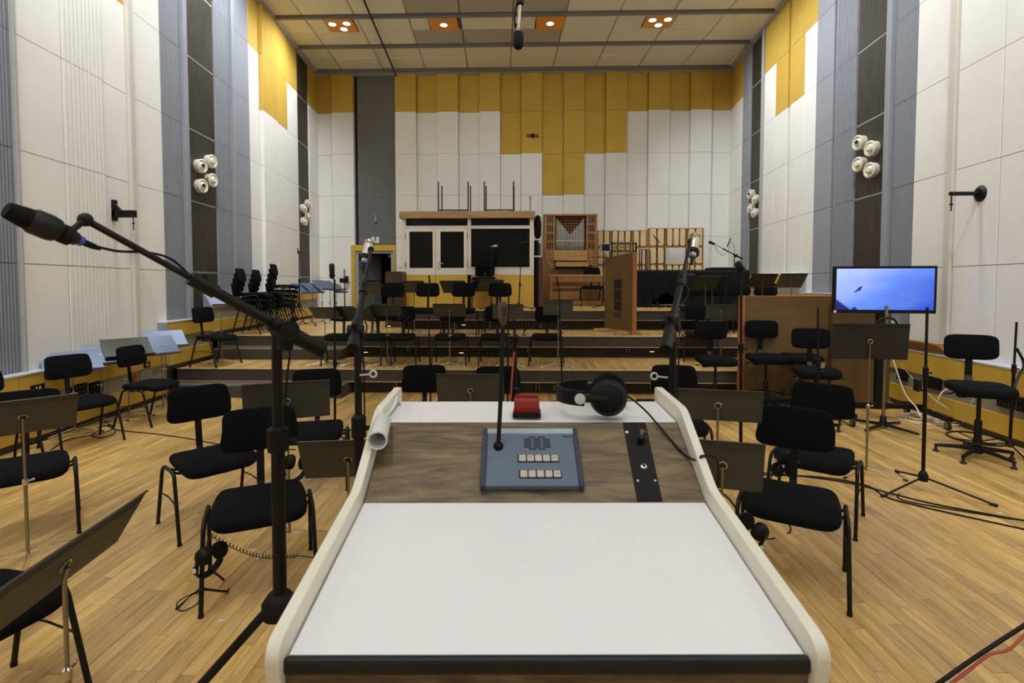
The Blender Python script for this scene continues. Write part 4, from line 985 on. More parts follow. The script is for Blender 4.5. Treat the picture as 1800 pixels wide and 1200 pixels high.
# left and right boom stands with nickel microphones --------------------
def desk_boom(px_pole, px_top, tail, head, mc, mt, Y, label, mlabel, wpx, legrot):
    f = atY(px_pole, 800, Y); tp = atY(px_top, 600, Y)
    t0, h0 = atY(*tail), atY(*head)
    s = mic_stand((f.x, Y, 0), label, tp.z, r=.0135, hub=.45, spread=.45, legrot=legrot, boom=(t0, h0, .0085), clutch_r=.026, group='heavy boom stands round the desk', legr=.014, mid=.68, lean=(tp.x-f.x, 0))
    b = wing(*wpx); w_ = b.build('wing_screw', M['bright'], s); w_.location = -Vector(s.location)
    b = MB(); p = atY(*mt); mid_ = t0.lerp(h0, .62); d = (h0-t0).normalized(); b.tube([mid_-d*.03, mid_+d*.03], .014, 12); b.tube([mid_, mid_+Vector((.05, 0, .004))], .007, 8); q = b.build('arm_clamp', M['softblack'], s); q.location = -Vector(s.location)
    mic(atY(*mc), p, mlabel, 'barrel', 'microphones round the desk', clip=h0)
desk_boom(634, 628, (620, 612, 1.80), (652, 438, 2.35), (640, 462, 2.33), (650, 424, 2.40), 1.9, 'heavy black boom stand just behind the left cheek of the desk', 'nickel microphone on the boom before the dark doorway', (656, 657, 1.86, -.1), 80)
desk_boom(1184, 1183, (1170, 614, 1.80), (1214, 424, 2.35), (1217, 452, 2.30), (1222, 414, 2.38), 1.95, 'heavy black boom stand just behind the right cheek of the desk', 'nickel microphone on the boom before the padded screens', (1150, 661, 1.9, pi+.1), 40)
cable([atY(1217, 452, 2.30), atY(1208, 490, 2.28), atY(1209, 520, 2.2), atY(1190, 545, 2.05), atY(1197, 575, 1.98), atY(1191, 600, 1.93), atY(1193, 640, 1.9), atY(1190, 700, 1.9)], 'thin black cable winding down the right boom stand', .003)
cable([atY(640, 462, 2.33), atY(640, 500, 2.3), atY(634, 540, 2.15), atY(645, 575, 2.0), atY(638, 600, 1.93), atY(640, 660, 1.9), atY(641, 760, 1.9)], 'thin black cable winding down the left-hand boom stand behind the desk', .003)
# stand behind the desk with red cable
Yc = 3.05; f = atY(905, 700, Yc); tp = atY(907, 594, Yc)
mic_stand((f.x, Yc, 0), 'short thick black stand behind the desk with a red cable beside it', tp.z, r=.013, hub=.14, spread=.34, legrot=30, mid=.72)
b = MB(); b.ball(tp, .022, 14); b.tube([tp-Vector((0, 0, .03)), tp], .012, 10); b.tube([tp, tp+Vector((-.05, -.01, -.03)), tp+Vector((-.06, 0, -.06))], .007, 8)
tag(b.build('microphone_mount', M['blackplastic']), 'black ball mount on top of the short thick stand', 'mount')
cable([tp+Vector((-.01, -.02, -.08)), atY(903, 630, Yc-.02), atY(900, 665, Yc-.03), atY(898, 700, Yc-.03), atY(897, 760, Yc-.02)], 'red cable hanging beside the short thick stand', .006, 'redcable')
# slim stands among the chairs
def slim(px, pyt, pyf, Y, zf, label, r=.008, lean=0, mlabel=None, mpts=None, kind='pencil', legrot=20, hub=.1, mid=.5, spread=.3):
    f = atY(px, pyf, Y); tp = atY(px+lean, pyt, Y)
    s = mic_stand((f.x, Y, zf), label, tp.z, r=r, hub=hub, spread=spread, legrot=legrot, mid=mid, lean=(tp.x-f.x, 0), legr=.008)
    if mlabel:
        a, c = (atY(*mpts[0], Y), atY(*mpts[1], Y)); hp_ = Vector((f.x+(tp.x-f.x)*min(1, (a.z-zf)/(tp.z-zf)), Y, min(a.z, tp.z-.005))); mic(a, c, mlabel, kind, 'small microphones over the orchestra', clip=hp_)
    return s
slim(588, 492, 700, 5.4, 0, 'black stand carrying the fat windscreen microphone at the left', r=.010, mid=.45, mlabel='dark microphone with fat windscreen on the stand before the far left corner', mpts=((584, 490), (583, 463)), kind='studio', legrot=80)
slim(757, 514, 690, 6.6, 0, 'slim black stand in front of the left booth door', r=.008, lean=-4, mlabel='small black microphone before the left booth door', mpts=((756, 500), (754, 484)), mid=.6)
slim(892, 524, 690, 6.7, 0, 'slim black stand behind the gooseneck microphone', r=.009, lean=2, mlabel='small black microphone before the right half of the booth', mpts=((894, 514), (893, 500)), mid=.6)
slim(989, 512, 695, 7.0, 0, 'slim black stand before the organ, its upper tube tilted', r=.009, lean=-6, mlabel='small black microphone before the organ', mpts=((981, 502), (979, 488)), mid=.62, legrot=45)
s_ = slim(1303, 470, 800, 4.15, 0, 'tall black stand at the left edge of the brown screen', r=.010, mid=.62, mlabel='black windscreen microphone atop the tall stand at the screen edge', mpts=((1306, 478), (1295, 460)), kind='studio', legrot=70)
slim(1438, 540, 800, 4.9, 0, 'thin black stand before the brown screen, microphone hanging on its side', r=.009, mid=.62, mlabel='microphone in a cradle on the thin stand before the brown screen', mpts=((1444, 652), (1446, 636)), kind='barrel', legrot=100)
tb = slim(1622, 540, 862, 4.14, 0, 'black tripod stand in front of the right end of the monitor', r=.010, lean=8, mid=.62, mlabel='boxy brown studio microphone hanging on the tripod stand by the monitor', mpts=((1613, 688), (1613, 664)), kind='studio', legrot=-42, spread=.42, hub=.13)
slim(1775, 566, 775, 5.15, 0, 'black stand at the right picture edge beside the nearest high stool', r=.010, lean=12, mid=.62, legrot=10)
p = atY(1793, 660, 5.1); b = MB(); b.tube(curve_pts([atY(1787, 612, 5.12), atY(1800, 640, 5.1), atY(1790, 662, 5.0), atY(1776, 700, 4.95)], 5), .012, 8); tag(b.build('boom_arm', M['blackmetal']), 'curved black boom folded down at the right picture edge', 'boom arm')
# stage microphones
Yq = 10.35
slim(912, 470, 540, Yq, Z3, 'black stand before the right booth window', r=.009, lean=3, mid=.55, mlabel='silver microphone tilted before the right booth window', mpts=((912, 429), (928, 424)), kind='pencil')
slim(864, 440, 540, 10.2, Z3, 'black stand rising behind the stack of three chairs', r=.008, mid=.6, mlabel='silver barrel microphone above the stack of three chairs', mpts=((863, 433), (875, 432)), kind='barrel')
slim(526, 440, 560, 11.0, Z2, 'black tripod stand before the far left dark panel', r=.010, mid=.45, mlabel='small black microphone on the tripod by the far left dark panel', mpts=((524, 446), (523, 436)), legrot=100, spread=.45, hub=.45)
slim(1156, 420, 530, 11.1, Z3, 'black stand before the first padded screen, microphone pointing down', r=.008, mid=.5, mlabel='black microphone pointing down before the padded screen', mpts=((1148, 413), (1160, 427)))
slim(1143, 440, 530, 11.2, Z3, 'black stand left of the square opening in the padded screen', r=.009, mid=.5)
slim(1065, 446, 536, 10.9, Z3, 'black stand under the pale blue square frame', r=.009, mid=.4)
p = atY(1065, 435, 10.85); t = thing('page_frame', 'small pale blue square frame with dark screen on a stand beside the organ', 'monitor', p)
b = MB(); o_ = .105
for x0_, x1_, z0_, z1_ in ((-o_, o_, o_-.022, o_), (-o_, o_, -o_, -o_+.022), (-o_, -o_+.022, -o_, o_), (o_-.022, o_, -o_, o_)): b.box(x0_, x1_, -.012, .03, z0_*.85, z1_*.85)
b.build('frame', M['bluesteel'], t, smooth=False); b = MB(); b.box(-o_+.01, o_-.01, -.004, .02, -o_*.8, o_*.8); b.build('screen', M['hole'], t, smooth=False)
# boom with microphones right of the padded screens
f = atY(1290, 500, 10.6); tp = atY(1290, 448, 10.6)
mic_stand((f.x, 10.6, Z3), 'black boom stand beside the right corner of the covered piano', tp.z, r=.010, hub=.12, boom=(atY(1305, 455, 10.6), atY(1252, 427, 10.4), .007), group=MG, mid=.5)
mic(atY(1256, 429, 10.4), atY(1246, 425, 10.35), 'black microphone at the left end of the boom against the white wall', 'studio', 'small microphones over the orchestra')
mic(atY(1278, 434, 10.5), atY(1284, 419, 10.5), 'thin black microphone standing up from the boom against the white wall', 'pencil', 'small microphones over the orchestra')
cable([atY(1256, 431, 10.4), atY(1262, 443, 10.4), atY(1272, 448, 10.45), atY(1280, 440, 10.5), atY(1284, 425, 10.5), atY(1290, 432, 10.55), atY(1292, 448, 10.6)], 'thin cable looping under the boom against the white wall', .004)
# pole with a black box by the door
p = atY(606, 530, 13.9); t = thing('cable_post', 'steel post with black box and hanging cable loops left of the door', 'cable post', (p.x, 13.9, Z2)); top = atY(606, 473, 13.9).z-Z2
b = MB(); b.tube([(0, 0, .02), (0, 0, top)], .02, 10); b.build('post', M['steel'], t); b = MB(); b.lathe([(.17, 0.001), (.17, .015), (.03, .03)], 20); b.build('foot', M['blackmetal'], t)
hz = atY(606, 493, 13.9).z-Z2; b = MB(); b.box(-.12, .12, -.06, .0, hz-.06, hz+.06); b.build('box', M['blackplastic'], t, smooth=False, bevel=.01)
for r_, dx in ((.11, -.03), (.14, 0), (.12, .02)): b = MB(); b.ring((dx, -.05, hz-.12), r_, .008, 20, 6, None, 'Y', pi*.95, 2.05*pi); b.build('cable_loop', M['blackplastic'], t)
p = atY(590, 490, 13.7); t = thing('wall_loudspeaker', 'small black and white box on the wall left of the cable post', 'box', (p.x, BACK-.07, p.z)); b = MB(); b.box(-.09, .03, -.14, 0, -.1, .09); b.build('housing', M['blackplastic'], t, smooth=False, bevel=.008); b = MB(); b.box(.03, .08, -.13, -.01, -.08, .07); b.build('side_panel', M['plasticwhite'], t, smooth=False, bevel=.004)
# microphone hanging from the ceiling
p = atY(911, 70, 3.6); t = thing('hanging_microphone', 'fat black microphone hanging from the ceiling over the picture centre', 'microphone', p)
b = MB(); b.lathe([(.001, -.065), (.022, -.060), (.036, -.042), (.039, -.02), (.039, .02), (.035, .045), (.02, .056), (.001, .058)], 24); b.build('grille', M['blackplastic'], t)
b = MB(); b.ring((0, 0, .0), .042, .003, 24, 6, None, 'Y'); b.tube([(0, 0, .055), (0, 0, .075)], .012, 10); b.build('yoke', M['steel'], t)
b = MB(); b.tube([(0, 0, .07), (.012, 0, .24)], .011, 10); b.build('holder', M['silver'], t)
b = MB(); b.tube([(-.02, 0, .08), (-.028, .005, .16), (-.012, .01, .24)], .006, 8); b.ball((-.02, 0, .1), .012, 10); b.build('cable_loop', M['blackplastic'], t)
b = MB(); b.lathe([(.02, .235), (.028, .24), (.028, .29), (.014, .3), (.012, CEIL-.07-p.z)], 12, Matrix.Translation((.012, 0, 0))); b.build('drop_rod', M['blackmetal'], t)
# ================================================================== THE BOOTH
YB = 11.05
bp = lambda x, y: (atY(x, y, YB).x, atY(x, y, YB).z)
X0, _ = bp(708, 450); X1, _ = bp(938, 450); ZT = bp(800, 372)[1]-.0; zb_ = Z3
booth = thing('recording_booth', 'white and yellow booth with dark windows and wooden roof fascia on the topmost platform', 'booth', (X0, YB, Z3))
W_ = X1-X0; D_ = 1.9
H1 = ZT-Z3
zf = lambda y, x=800: bp(x, y)[1]-Z3
xf = lambda x: bp(x, 450)[0]-X0
b = MB(); b.box(-.05, W_+.03, -.09, D_+.05, zf(384), H1); b.build('roof_fascia', M['pine'], booth, smooth=False, bevel=.004)
def bb(name, m, x0, x1, z0, z1, y0=0, y1=.06, par=booth, bev=.003): b = MB(); b.box(x0, x1, y0, y1, z0, z1); return b.build(name, M[m], par, smooth=False, bevel=bev)
zy = zf(483)
zr0, zr1 = zf(402), zf(396.5)
bb('post', 'booth', 0, .07, zy, zf(384)); bb('post', 'booth', xf(931), W_, zy, zf(384)); bb('post', 'booth', xf(822), xf(828), zy, zf(384), -.004)
bb('rail', 'booth', .07, xf(822), zr0, zr1); bb('rail', 'booth', xf(828), xf(931), zr0, zr1)
bb('sill', 'booth', xf(828), xf(931), zy, zf(471)); bb('window_frame', 'booth', xf(828), xf(931), zf(471), zf(469.5), -.012, .05)
bb('lower_panel', 'yellowbox', xf(828), W_, 0.003, zy-.003); bb('lower_panel', 'yellowbox', 0, .07, .003, zy-.003)
bb('transom_pane', 'glass', .07, xf(822), zr1, zf(384), .02, .03, bev=0); bb('transom_pane', 'glass', xf(828), xf(931), zr1, zf(384), .02, .03, bev=0)
bb('window_pane', 'glass', xf(828), xf(931), zf(469.5), zr0, .02, .03, bev=0)
def bdoor(xa, xb, ga, gb, hinge):
    z1_ = zr0-.006; d = bb('booth_door', 'booth', xa, ga, zy, z1_, -.02, .04); 
    bb('door_stile', 'booth', gb, xb, zy, z1_, -.02, .04, d); bb('door_rail', 'booth', ga, gb, zf(407), z1_, -.02, .04, d); bb('door_rail', 'booth', ga, gb, zy, zf(471), -.02, .04, d)
    bb('door_pane', 'glass', ga, gb, zf(471), zf(407), .01, .02, d, 0); bb('door_kick_panel', 'yellowbox', xa, xb, .01, zy-.004, -.02, .04, d)
    for q in (.25, zf(464), zf(415)): bb('hinge', 'steel', hinge-.012, hinge+.012, q-.06, q+.06, -.034, -.02, d, .004)
    return d
bdoor(.075, xf(766)-.004, xf(720), xf(761), .07)
d2 = bdoor(xf(766)+.004, xf(822)-.006, xf(774.5), xf(815.5), xf(822))
hx = xf(771.5); hz = zf(463)
bb('handle_plate', 'chrome', hx-.02, hx+.02, hz-.13, hz+.05, -.028, -.02, d2, .002); b = MB(); b.tube([(hx, -.025, hz), (hx, -.07, hz), (hx+.11, -.07, hz)], .010, 8); b.build('door_handle', M['chrome'], d2)
bb('side_wall', 'booth', 0, .05, .003, H1-.15, .06, D_); bb('side_wall', 'booth', W_-.05, W_, .003, H1-.15, .06, D_); bb('rear_wall', 'hole', 0, W_, .003, H1-.15, D_-.04, D_); bb('booth_floor', 'hole', .05, W_-.05, .003, .03, .06, D_-.04)  # rear wall and floor are coloured dark for the unlit inside
bb('shade_lining', 'hole', .052, .06, .03, H1-.16, .07, D_-.05, bev=0); bb('shade_lining', 'hole', W_-.06, W_-.052, .03, H1-.16, .07, D_-.05, bev=0); bb('shade_lining', 'hole', .052, W_-.052, H1-.2, H1-.16, .07, D_-.05, bev=0); bb('shade_lining', 'hole', .07, W_-.07, .03, zy+.01, .062, .07, bev=0)  # added dark lining, paints the shade behind the booth panes
bb('blue_seat', 'blue', xf(775), xf(795), .25, zf(465), .9, 1.2)
# upturned tables on the roof
for i, (xa, xb, lab) in enumerate(((773, 826, 'left upturned table with thin legs on the booth roof'), (852, 904, 'right upturned table with thin legs on the booth roof'))):
    A, B_ = atY(xa, 368, 11.5), atY(xb, 368, 11.5); w2 = (B_.x-A.x)/2
    t = thing('table', lab, 'table', ((A.x+B_.x)/2, 11.5, ZT+.001), 0, 'upturned tables on the booth roof')
    b = MB(); b.box(-w2, w2, -.28, .28, 0, .022); b.build('tabletop', M['darkwood'], t, smooth=False, bevel=.002)
    b = MB()
    for s in (-1, 1): b.box(-w2+.01, w2-.01, s*.24-.012, s*.24+.012, .05, .075); b.box(s*(w2-.03)-.01, s*(w2-.03)+.01, -.24, .24, .05, .075)
    for sx_ in (-1, 1):
        for sy_ in (-1, 1): b.box(sx_*(w2-.08)-.012, sx_*(w2-.08)+.012, sy_*.24-.012, sy_*.24+.012, .022, .05)
    b.build('frame', M['blackmetal'], t, smooth=False)
    for sx_ in (-1, 1):
        for sy_ in (-1, 1): b = MB(); b.tube([(sx_*(w2-.012), sy_*.24, .05), (sx_*(w2-.012), sy_*.24, .68)], .014, 8); b.build('leg', M['blackmetal'], t)
p = atY(932, 372, 11.6); tag(MB().tube([(p.x, 11.6, ZT), (p.x, 11.6, ZT+.33), (p.x, 11.6, ZT+.42)], [.008, .008, .014], 8).build('microphone_rod', M['blackmetal']), 'thin black rod standing on the right end of the booth roof', 'rod')
# black cloth-covered stands hanging beside the booth
p = atY(945, 500, 11.3); t = thing('covered_stand_bundle', 'bundle of dark stands under a black cover between booth and organ', 'equipment', (p.x, 11.35, Z3)); hh = atY(945, 377, 11.3).z-Z3
for dx, dy, r_, h_, m in ((-.03, 0, .05, .74, 'cloth'), (.03, .05, .045, .7, 'darkwood'), (.06, -.02, .055, .55, 'plum'), (0, -.05, .02, .8, 'blackmetal')):
    b = MB(); b.lathe([(r_, 0.001), (r_*1.05, hh*.3), (r_*.9, hh*h_-.05), (r_*.5, hh*h_)], 10, Matrix.Translation((dx, dy, 0))); b.build('rolled_stand', M[m], t)
b = MB(); b.lathe([(.02, hh*.72), (.075, hh*.78), (.085, hh*.9), (.06, hh*.98), (.01, hh)], 12); b.build('cover', M['cloth'], t)
for q in (.73, .55): b = MB(); b.tube([(-.07, -.09, hh*q), (.07, -.09, hh*q)], .018, 8); b.build('clip', M['bright'], t)
# ================================================================== THE ORGAN
YO = 12.95
op = lambda x, y: atY(x, y, YO)
OX0, OX1 = op(955, 450).x, op(1049.5, 450).x; OZ = op(1000, 376).z-Z3
organ = thing('chest_organ', 'small honey-coloured pipe organ with tin pipes in a V behind its keyboard', 'organ', (OX0, YO, Z3)); WO = OX1-OX0
ox = lambda x: op(x, 450).x-OX0
oz = lambda y: op(1000, y).z-Z3
def ob(name, m, x0, x1, y0, y1, z0, z1, par=organ, bev=.003): b = MB(); b.box(x0, x1, y0, y1, z0, z1); return b.build(name, M[m], par, smooth=False, bevel=bev)
ob('case_back', 'organwood', 0, WO, .45, .5, .002, OZ-.02); ob('case_top', 'organwood', 0, WO, 0, .5, OZ-.04, OZ)
ob('case_side', 'organwood', 0, .03, 0, .45, .002, OZ-.04); ob('case_side', 'organwood', WO-.03, WO, 0, .45, .002, OZ-.04)
for xa, xb in ((957.5, 976), (1030.5, 1049)):
    x0_, x1_ = ox(xa), ox(xb); pnl = ob('slotted_panel', 'organwood', x0_, x1_, .02, .045, .002, OZ-.045)
    for r_ in range(4):
        for c in range(4):
            xx = x0_+(x1_-x0_)*(.26+.16*c); zz = oz(386+15.2*r_); ob('slot', 'hole', xx-.012, xx+.012, .016, .03, zz-.085, zz+.085, pnl, 0)
pbot = oz(440)
ob('backing', 'hole', ox(976), ox(1030.5), .36, .38, oz(476), OZ-.045, bev=0)
b = MB()
for i in range(12):
    xx = ox(977)+(ox(1029.5)-ox(977))*(i)/11; b.box(xx-.012, xx+.012, .30, .32, pbot, OZ-.045)
for j in range(8): zz = OZ-.06-j*.068; b.box(ox(976), ox(1030.5), .298, .318, zz-.012, zz+.012)
b.build('lattice', M['organwood'], organ, smooth=False)
NP = 19
for i in range(NP):
    u = abs(i-(NP-1)/2)/((NP-1)/2); xx = ox(978)+(ox(1028.5)-ox(978))*(i+.5)/NP; zt = oz(410)+(oz(382)-oz(410))*u**1.1; r_ = .0125+.005*u
    b = MB(); b.lathe([(.008, pbot), (r_, pbot+.18), (r_, zt-.0)], 10, Matrix.Translation((xx, .2, 0))); b.build('pipe', M['pipe'], organ)
ob('pipe_rail', 'pipe', ox(977), ox(1029.5), .17, .19, oz(422)-.01, oz(422)+.01)
ob('lower_case', 'organwood', ox(976), ox(1030.5), .02, .4, .002, oz(472))
ob('music_desk', 'organlight', ox(973), ox(1032), -.08, -.05, oz(458), oz(440)); ob('keyboard_lid', 'organlight', ox(976), ox(1032), -.30, .02, oz(469), oz(461)); ob('key_slip', 'hole', ox(976), ox(1031), -.28, .02, oz(470.5), oz(469), bev=0); ob('desk_gap', 'hole', ox(974), ox(1031), -.06, .02, oz(461), oz(458.5), bev=0)
ob('desk_support', 'organwood', ox(974), ox(1032), -.05, .02, oz(461), oz(441))
for xx, yy in ((965, 463), (970, 465), (965, 468), (970, 470)): b = MB(); b.lathe([(.004, 0), (.004, .03), (.02, .035), (.02, .05), (.001, .052)], 12, Matrix.Translation((ox(xx), .02, oz(yy))) @ Matrix.Rotation(pi/2, 4, 'X')); b.build('stop_knob', M['chrome'], organ)
ob('switch_plate', 'hole', ox(1034), ox(1042), .01, .02, oz(469), oz(466), bev=0)
bench = thing('organ_bench', 'wide oak bench with cross rail in front of the pipe organ', 'bench', (op(1008, 500).x, 12.45, Z3)); w2 = (atY(1056, 500, 12.45).x-atY(961, 500, 12.45).x)/2; ht = atY(1000, 483, 12.45).z-Z3
for nm, a in (('seat', (-w2, w2, -.17, .17, ht-.04, ht)), ('seat_apron', (-w2+.02, w2-.02, -.15, -.12, ht-.17, ht-.04)), ('side_board', (-w2+.03, -w2+.07, -.16, .16, .002, ht-.04)), ('side_board', (w2-.07, w2-.03, -.16, .16, .002, ht-.04)), ('cross_rail', (-w2+.07, w2-.07, -.05, .0, .42, .47)), ('foot_rail', (-w2+.07, w2-.07, -.02, .02, .14, .34)), ('base_board', (-w2+.07, w2-.07, -.16, -.12, .02, .12))):
    b = MB(); b.box(*a); b.build(nm, M['organlight' if nm == 'seat' else 'organwood'], bench, smooth=False, bevel=.004)
# ================================================================== PADDED SCREENS
def padded(x0p, x1p, ytop, Y, cols, rows, npad, window, label):
    A, B_ = atY(x0p, 450, Y), atY(x1p, 450, Y); t = thing('padded_screen', label, 'acoustic screen', (A.x, Y, Z3), 0, 'padded acoustic screens'); Wd_ = B_.x-A.x; ht = atY((x0p+x1p)/2, ytop, Y).z-Z3
    xs = [0]+[atY(c, 450, Y).x-A.x for c in cols]+[Wd_]; zs = [.05]+[atY(1100, r, Y).z-Z3 for r in rows][::-1]+[ht]
    b = MB(); fw = .035
    for i, x in enumerate(xs): w_ = fw if 0 < i < len(xs)-1 else fw*1.3; x = min(max(x, w_/2), Wd_-w_/2); b.box(x-w_/2, x+w_/2, -.05, .03, .002, ht)
    for z in zs: z = min(z, ht-fw/2); b.box(0, Wd_, -.046, .028, z-fw/2, z+fw/2)
    b.build('frame', M['organwood'], t, smooth=False, bevel=.004)
    for r_ in range(len(zs)-1):
        for c in range(len(xs)-1):
            if window == (r_, c):
                b = MB(); b.box(xs[c]+fw/2, xs[c+1]-fw/2, 0, .008, zs[r_]+fw/2, zs[r_+1]-fw/2); b.build('window_pane', M['plainglass'], t, smooth=False); continue
            n = npad[c]; x0_, x1_ = xs[c]+fw*.7, xs[c+1]-fw*.7; z0_, z1_ = zs[r_]+fw*.5, zs[r_+1]-fw*.5
            b = MB(); b.box(x0_-.01, x1_+.01, .0, .02, z0_, z1_); b.build('seam_cloth', M['plum'], t, smooth=False)
            for k in range(n):
                pw_ = (x1_-x0_)/n; xc_ = x0_+pw_*(k+.5); b = MB(); b.pillow(pw_-.030, z1_-z0_, .12, .35, Matrix.Translation((xc_, -.005, (z0_+z1_)/2)) @ Matrix.Rotation(pi/2, 4, 'X'), n=20); b.build('cushion', M['cushion'], t)
padded(1048, 1137, 405, 13.75, (1073, 1110), (435, 466, 500), (2, 3, 2), None, 'padded wooden screen next to the organ, partly behind the tubular bells')
padded(1138.5, 1235.5, 401, 13.7, (1168.7, 1206), (434, 465, 498), (2, 3, 2), (2, 1), 'padded wooden screen with a square glazed opening, right of the other')
# tubular bells
p = atY(1098, 436, 12.0); t = thing('tubular_bells', 'rack of brass tubes on a black frame behind the leaning wooden board', 'tubular bells', (p.x, 12.0, Z3)); xa, xb = atY(1075, 430, 12).x-p.x, atY(1118, 430, 12).x-p.x; z0_, z1_ = atY(1098, 441, 12).z-Z3, atY(1098, 428, 12).z-Z3
for zz in (z0_, z1_): b = MB(); b.box(xa, xb, -.02, .02, zz-.025, zz+.025); b.build('frame_rail', M['blackmetal'], t, smooth=False, bevel=.004)
for xx in (xa, xb): b = MB(); b.box(xx-.015, xx+.015, -.02, .02, .002, z1_+.025); b.box(xx-.02, xx+.02, -.25, .25, .002, .04); b.build('frame_post', M['blackmetal'], t, smooth=False)
for k in range(9):
    xx = xa+(xb-xa)*(k+.7)/9.6; b = MB(); b.tube([(xx, -.05, z1_-.25-.9+k*.05), (xx, -.05, z1_+.05)], .014, 10); b.build('bell_tube', M['brass'], t)
for k in range(8):
    xx = xa+(xb-xa)*(k+1.2)/9.6; b = MB(); b.tube([(xx, -.0, z0_-.9+k*.05), (xx, -.0, z0_-.01)], .013, 10); b.build('bell_tube', M['pipe'], t)
# black stands between the screens
for px, Y, lab in ((1128, 12.6, 'folded black stand left of the two padded screens\' joint'), (1135, 12.9, 'folded black stand in front of the joint of the padded screens')):
    p = atY(px, 460, Y); t = thing('folded_stand', lab, 'stand', (p.x, Y, Z3), 0, 'folded stands before the padded screens'); h_ = atY(px, 438, Y).z-Z3
    b = MB(); b.tube([(0, 0, .02), (0, 0, h_)], .016, 8); b.build('pole', M['blackmetal'], t); b = MB(); b.tube([(-.07, 0, h_), (.08, 0, h_+.02)], .014, 8); b.build('cross_arm', M['steel'], t)
    for k in range(3): a = k*2.09; b = MB(); b.tube([(0, 0, .25), (.14*cos(a), .14*sin(a), .012)], .010, 6); b.build('leg', M['blackmetal'], t)
# ================================================================== COVERED PIANO
YP = 11.45
pa = atY(1119, 474, YP); pb = atY(1318, 474, YP); piano = thing('covered_grand_piano', 'long grand piano under a black cover in front of the padded screens', 'piano', ((pa.x+pb.x)/2, YP, Z3))
w2 = (pb.x-pa.x)/2; hh = atY(1200, 474, YP).z-Z3
random.seed(3); vs = []; fs = []; NX, NZ = 90, 16; dep = 1.25
loop = [(x/NX*2*w2-w2, 0, 0) for x in range(NX+1)]+[(w2, dep*y/12, 1) for y in range(1, 13)]+[(w2-x/NX*2*w2, dep, 2) for x in range(1, NX+1)]+[(-w2, dep-dep*y/12, 3) for y in range(1, 12)]
nl = len(loop)
for k in range(NZ+1):
    u = k/NZ
    for i, (x, y, s) in enumerate(loop):
        fold = (sin(i*.9)*.5+sin(i*.37+1)*.8+sin(i*1.7+2)*.3)*.035*(1-u)
        low = .02
        if s == 0:
            fx_ = (x+w2)/(2*w2)
            if .08 < fx_ < .46: low = .04+.30*max(0, 1-abs(fx_-.27)/.17)*(1)       # the cover is gathered up over the legs
        z = low+(hh-low)*u-(.04*sin(x*3)+.02*sin(x*7+1))*(u > .99)*0
        oy = fold*(s in (0, 2)); ox_ = fold*(s in (1, 3))
        rnd = .05*(1-sqrt(max(0, 1-(max(0, u-.93)/.07)**2)))
        cxn = -x/ (abs(x)+1e-6); vs.append((x+ox_+(rnd*cxn if s in (1, 3) else 0), y+oy*(-1)+rnd*(1 if s == 0 else -1 if s == 2 else 0), z))
for k in range(NZ):
    for i in range(nl): fs.append((k*nl+i, k*nl+(i+1) % nl, (k+1)*nl+(i+1) % nl, (k+1)*nl+i))
fs.append([NZ*nl+i for i in range(nl)])
b = MB(); b.add(vs, fs); b.build('cover', M['cloth'], piano)
b = MB(); b.box(-w2+.1, w2-.15, .1, dep-.1, .72, hh-.03); b.build('case', M['blackplastic'], piano, smooth=False)
for x, y in ((-w2+.3, .2), (w2-.35, .2), (0, dep-.25)): b = MB(); b.lathe([(.05, .06), (.045, .2), (.07, .65), (.09, .72)], 12, Matrix.Translation((x, y, 0))); b.ball((x, y, .032), .031, 10); b.build('leg', M['blackplastic'], piano)
b = MB(); b.box(-w2+.9, -w2+1.06, .12, .3, .36, .5); b.build('amber_panel', M['amberlacquer'], piano, smooth=False)
b = MB(); b.box(w2-.75, w2-.15, .2, .7, hh, hh+.06); b.build('folded_cover', M['cloth'], piano, smooth=False, bevel=.02)
# ================================================================== MOVABLE SCREENS
A, B_ = Vector((atY(1116, 520, 8.98).x, 8.98, Z2)), Vector((atY(1065.5, 520, 9.96).x, 9.96, Z2))
L_ = (B_-A).length; ang = math.degrees(math.atan2(B_.y-A.y, B_.x-A.x)); zA = atY(1116, 443, 8.98).z-Z2
t = thing('movable_screen', 'brown wooden screen standing at an angle before the organ, slotted, orange edge towards us', 'acoustic screen', A, ang)
b = MB(); hA, hB = zA, zA-.05
b.prism([(0, .06), (L_, .06), (L_, hB), (0, hA)], -.0, .035, 'Y'); fix(b.build('board', M['screenwood'], t, smooth=False, bevel=.002))
b = MB(); b.box(-.012, 0, -.03, .05, .012, hA); b.build('edge_strip', M['edgewood'], t, smooth=False)
for z0_, z1_, m in ((.82, .98, 'hole'), (.60, .80, 'stand2'), (.42, .58, 'hole'), (.28, .38, 'steel')):
    b = MB(); b.box(.40, .66, .030, .040, z0_, z1_); b.build('slot', M[m], t, smooth=False)
for x in (.12, L_-.12): b = MB(); b.box(x-.03, x+.03, -.2, .32, .001, .06); b.build('foot', M['organlight'], t, smooth=False, bevel=.006)
b = MB(); b.box(L_-.1, L_-.06, .0, .35, hB, hB+.02); b.build('top_bracket', M['screenwood'], t, smooth=False)
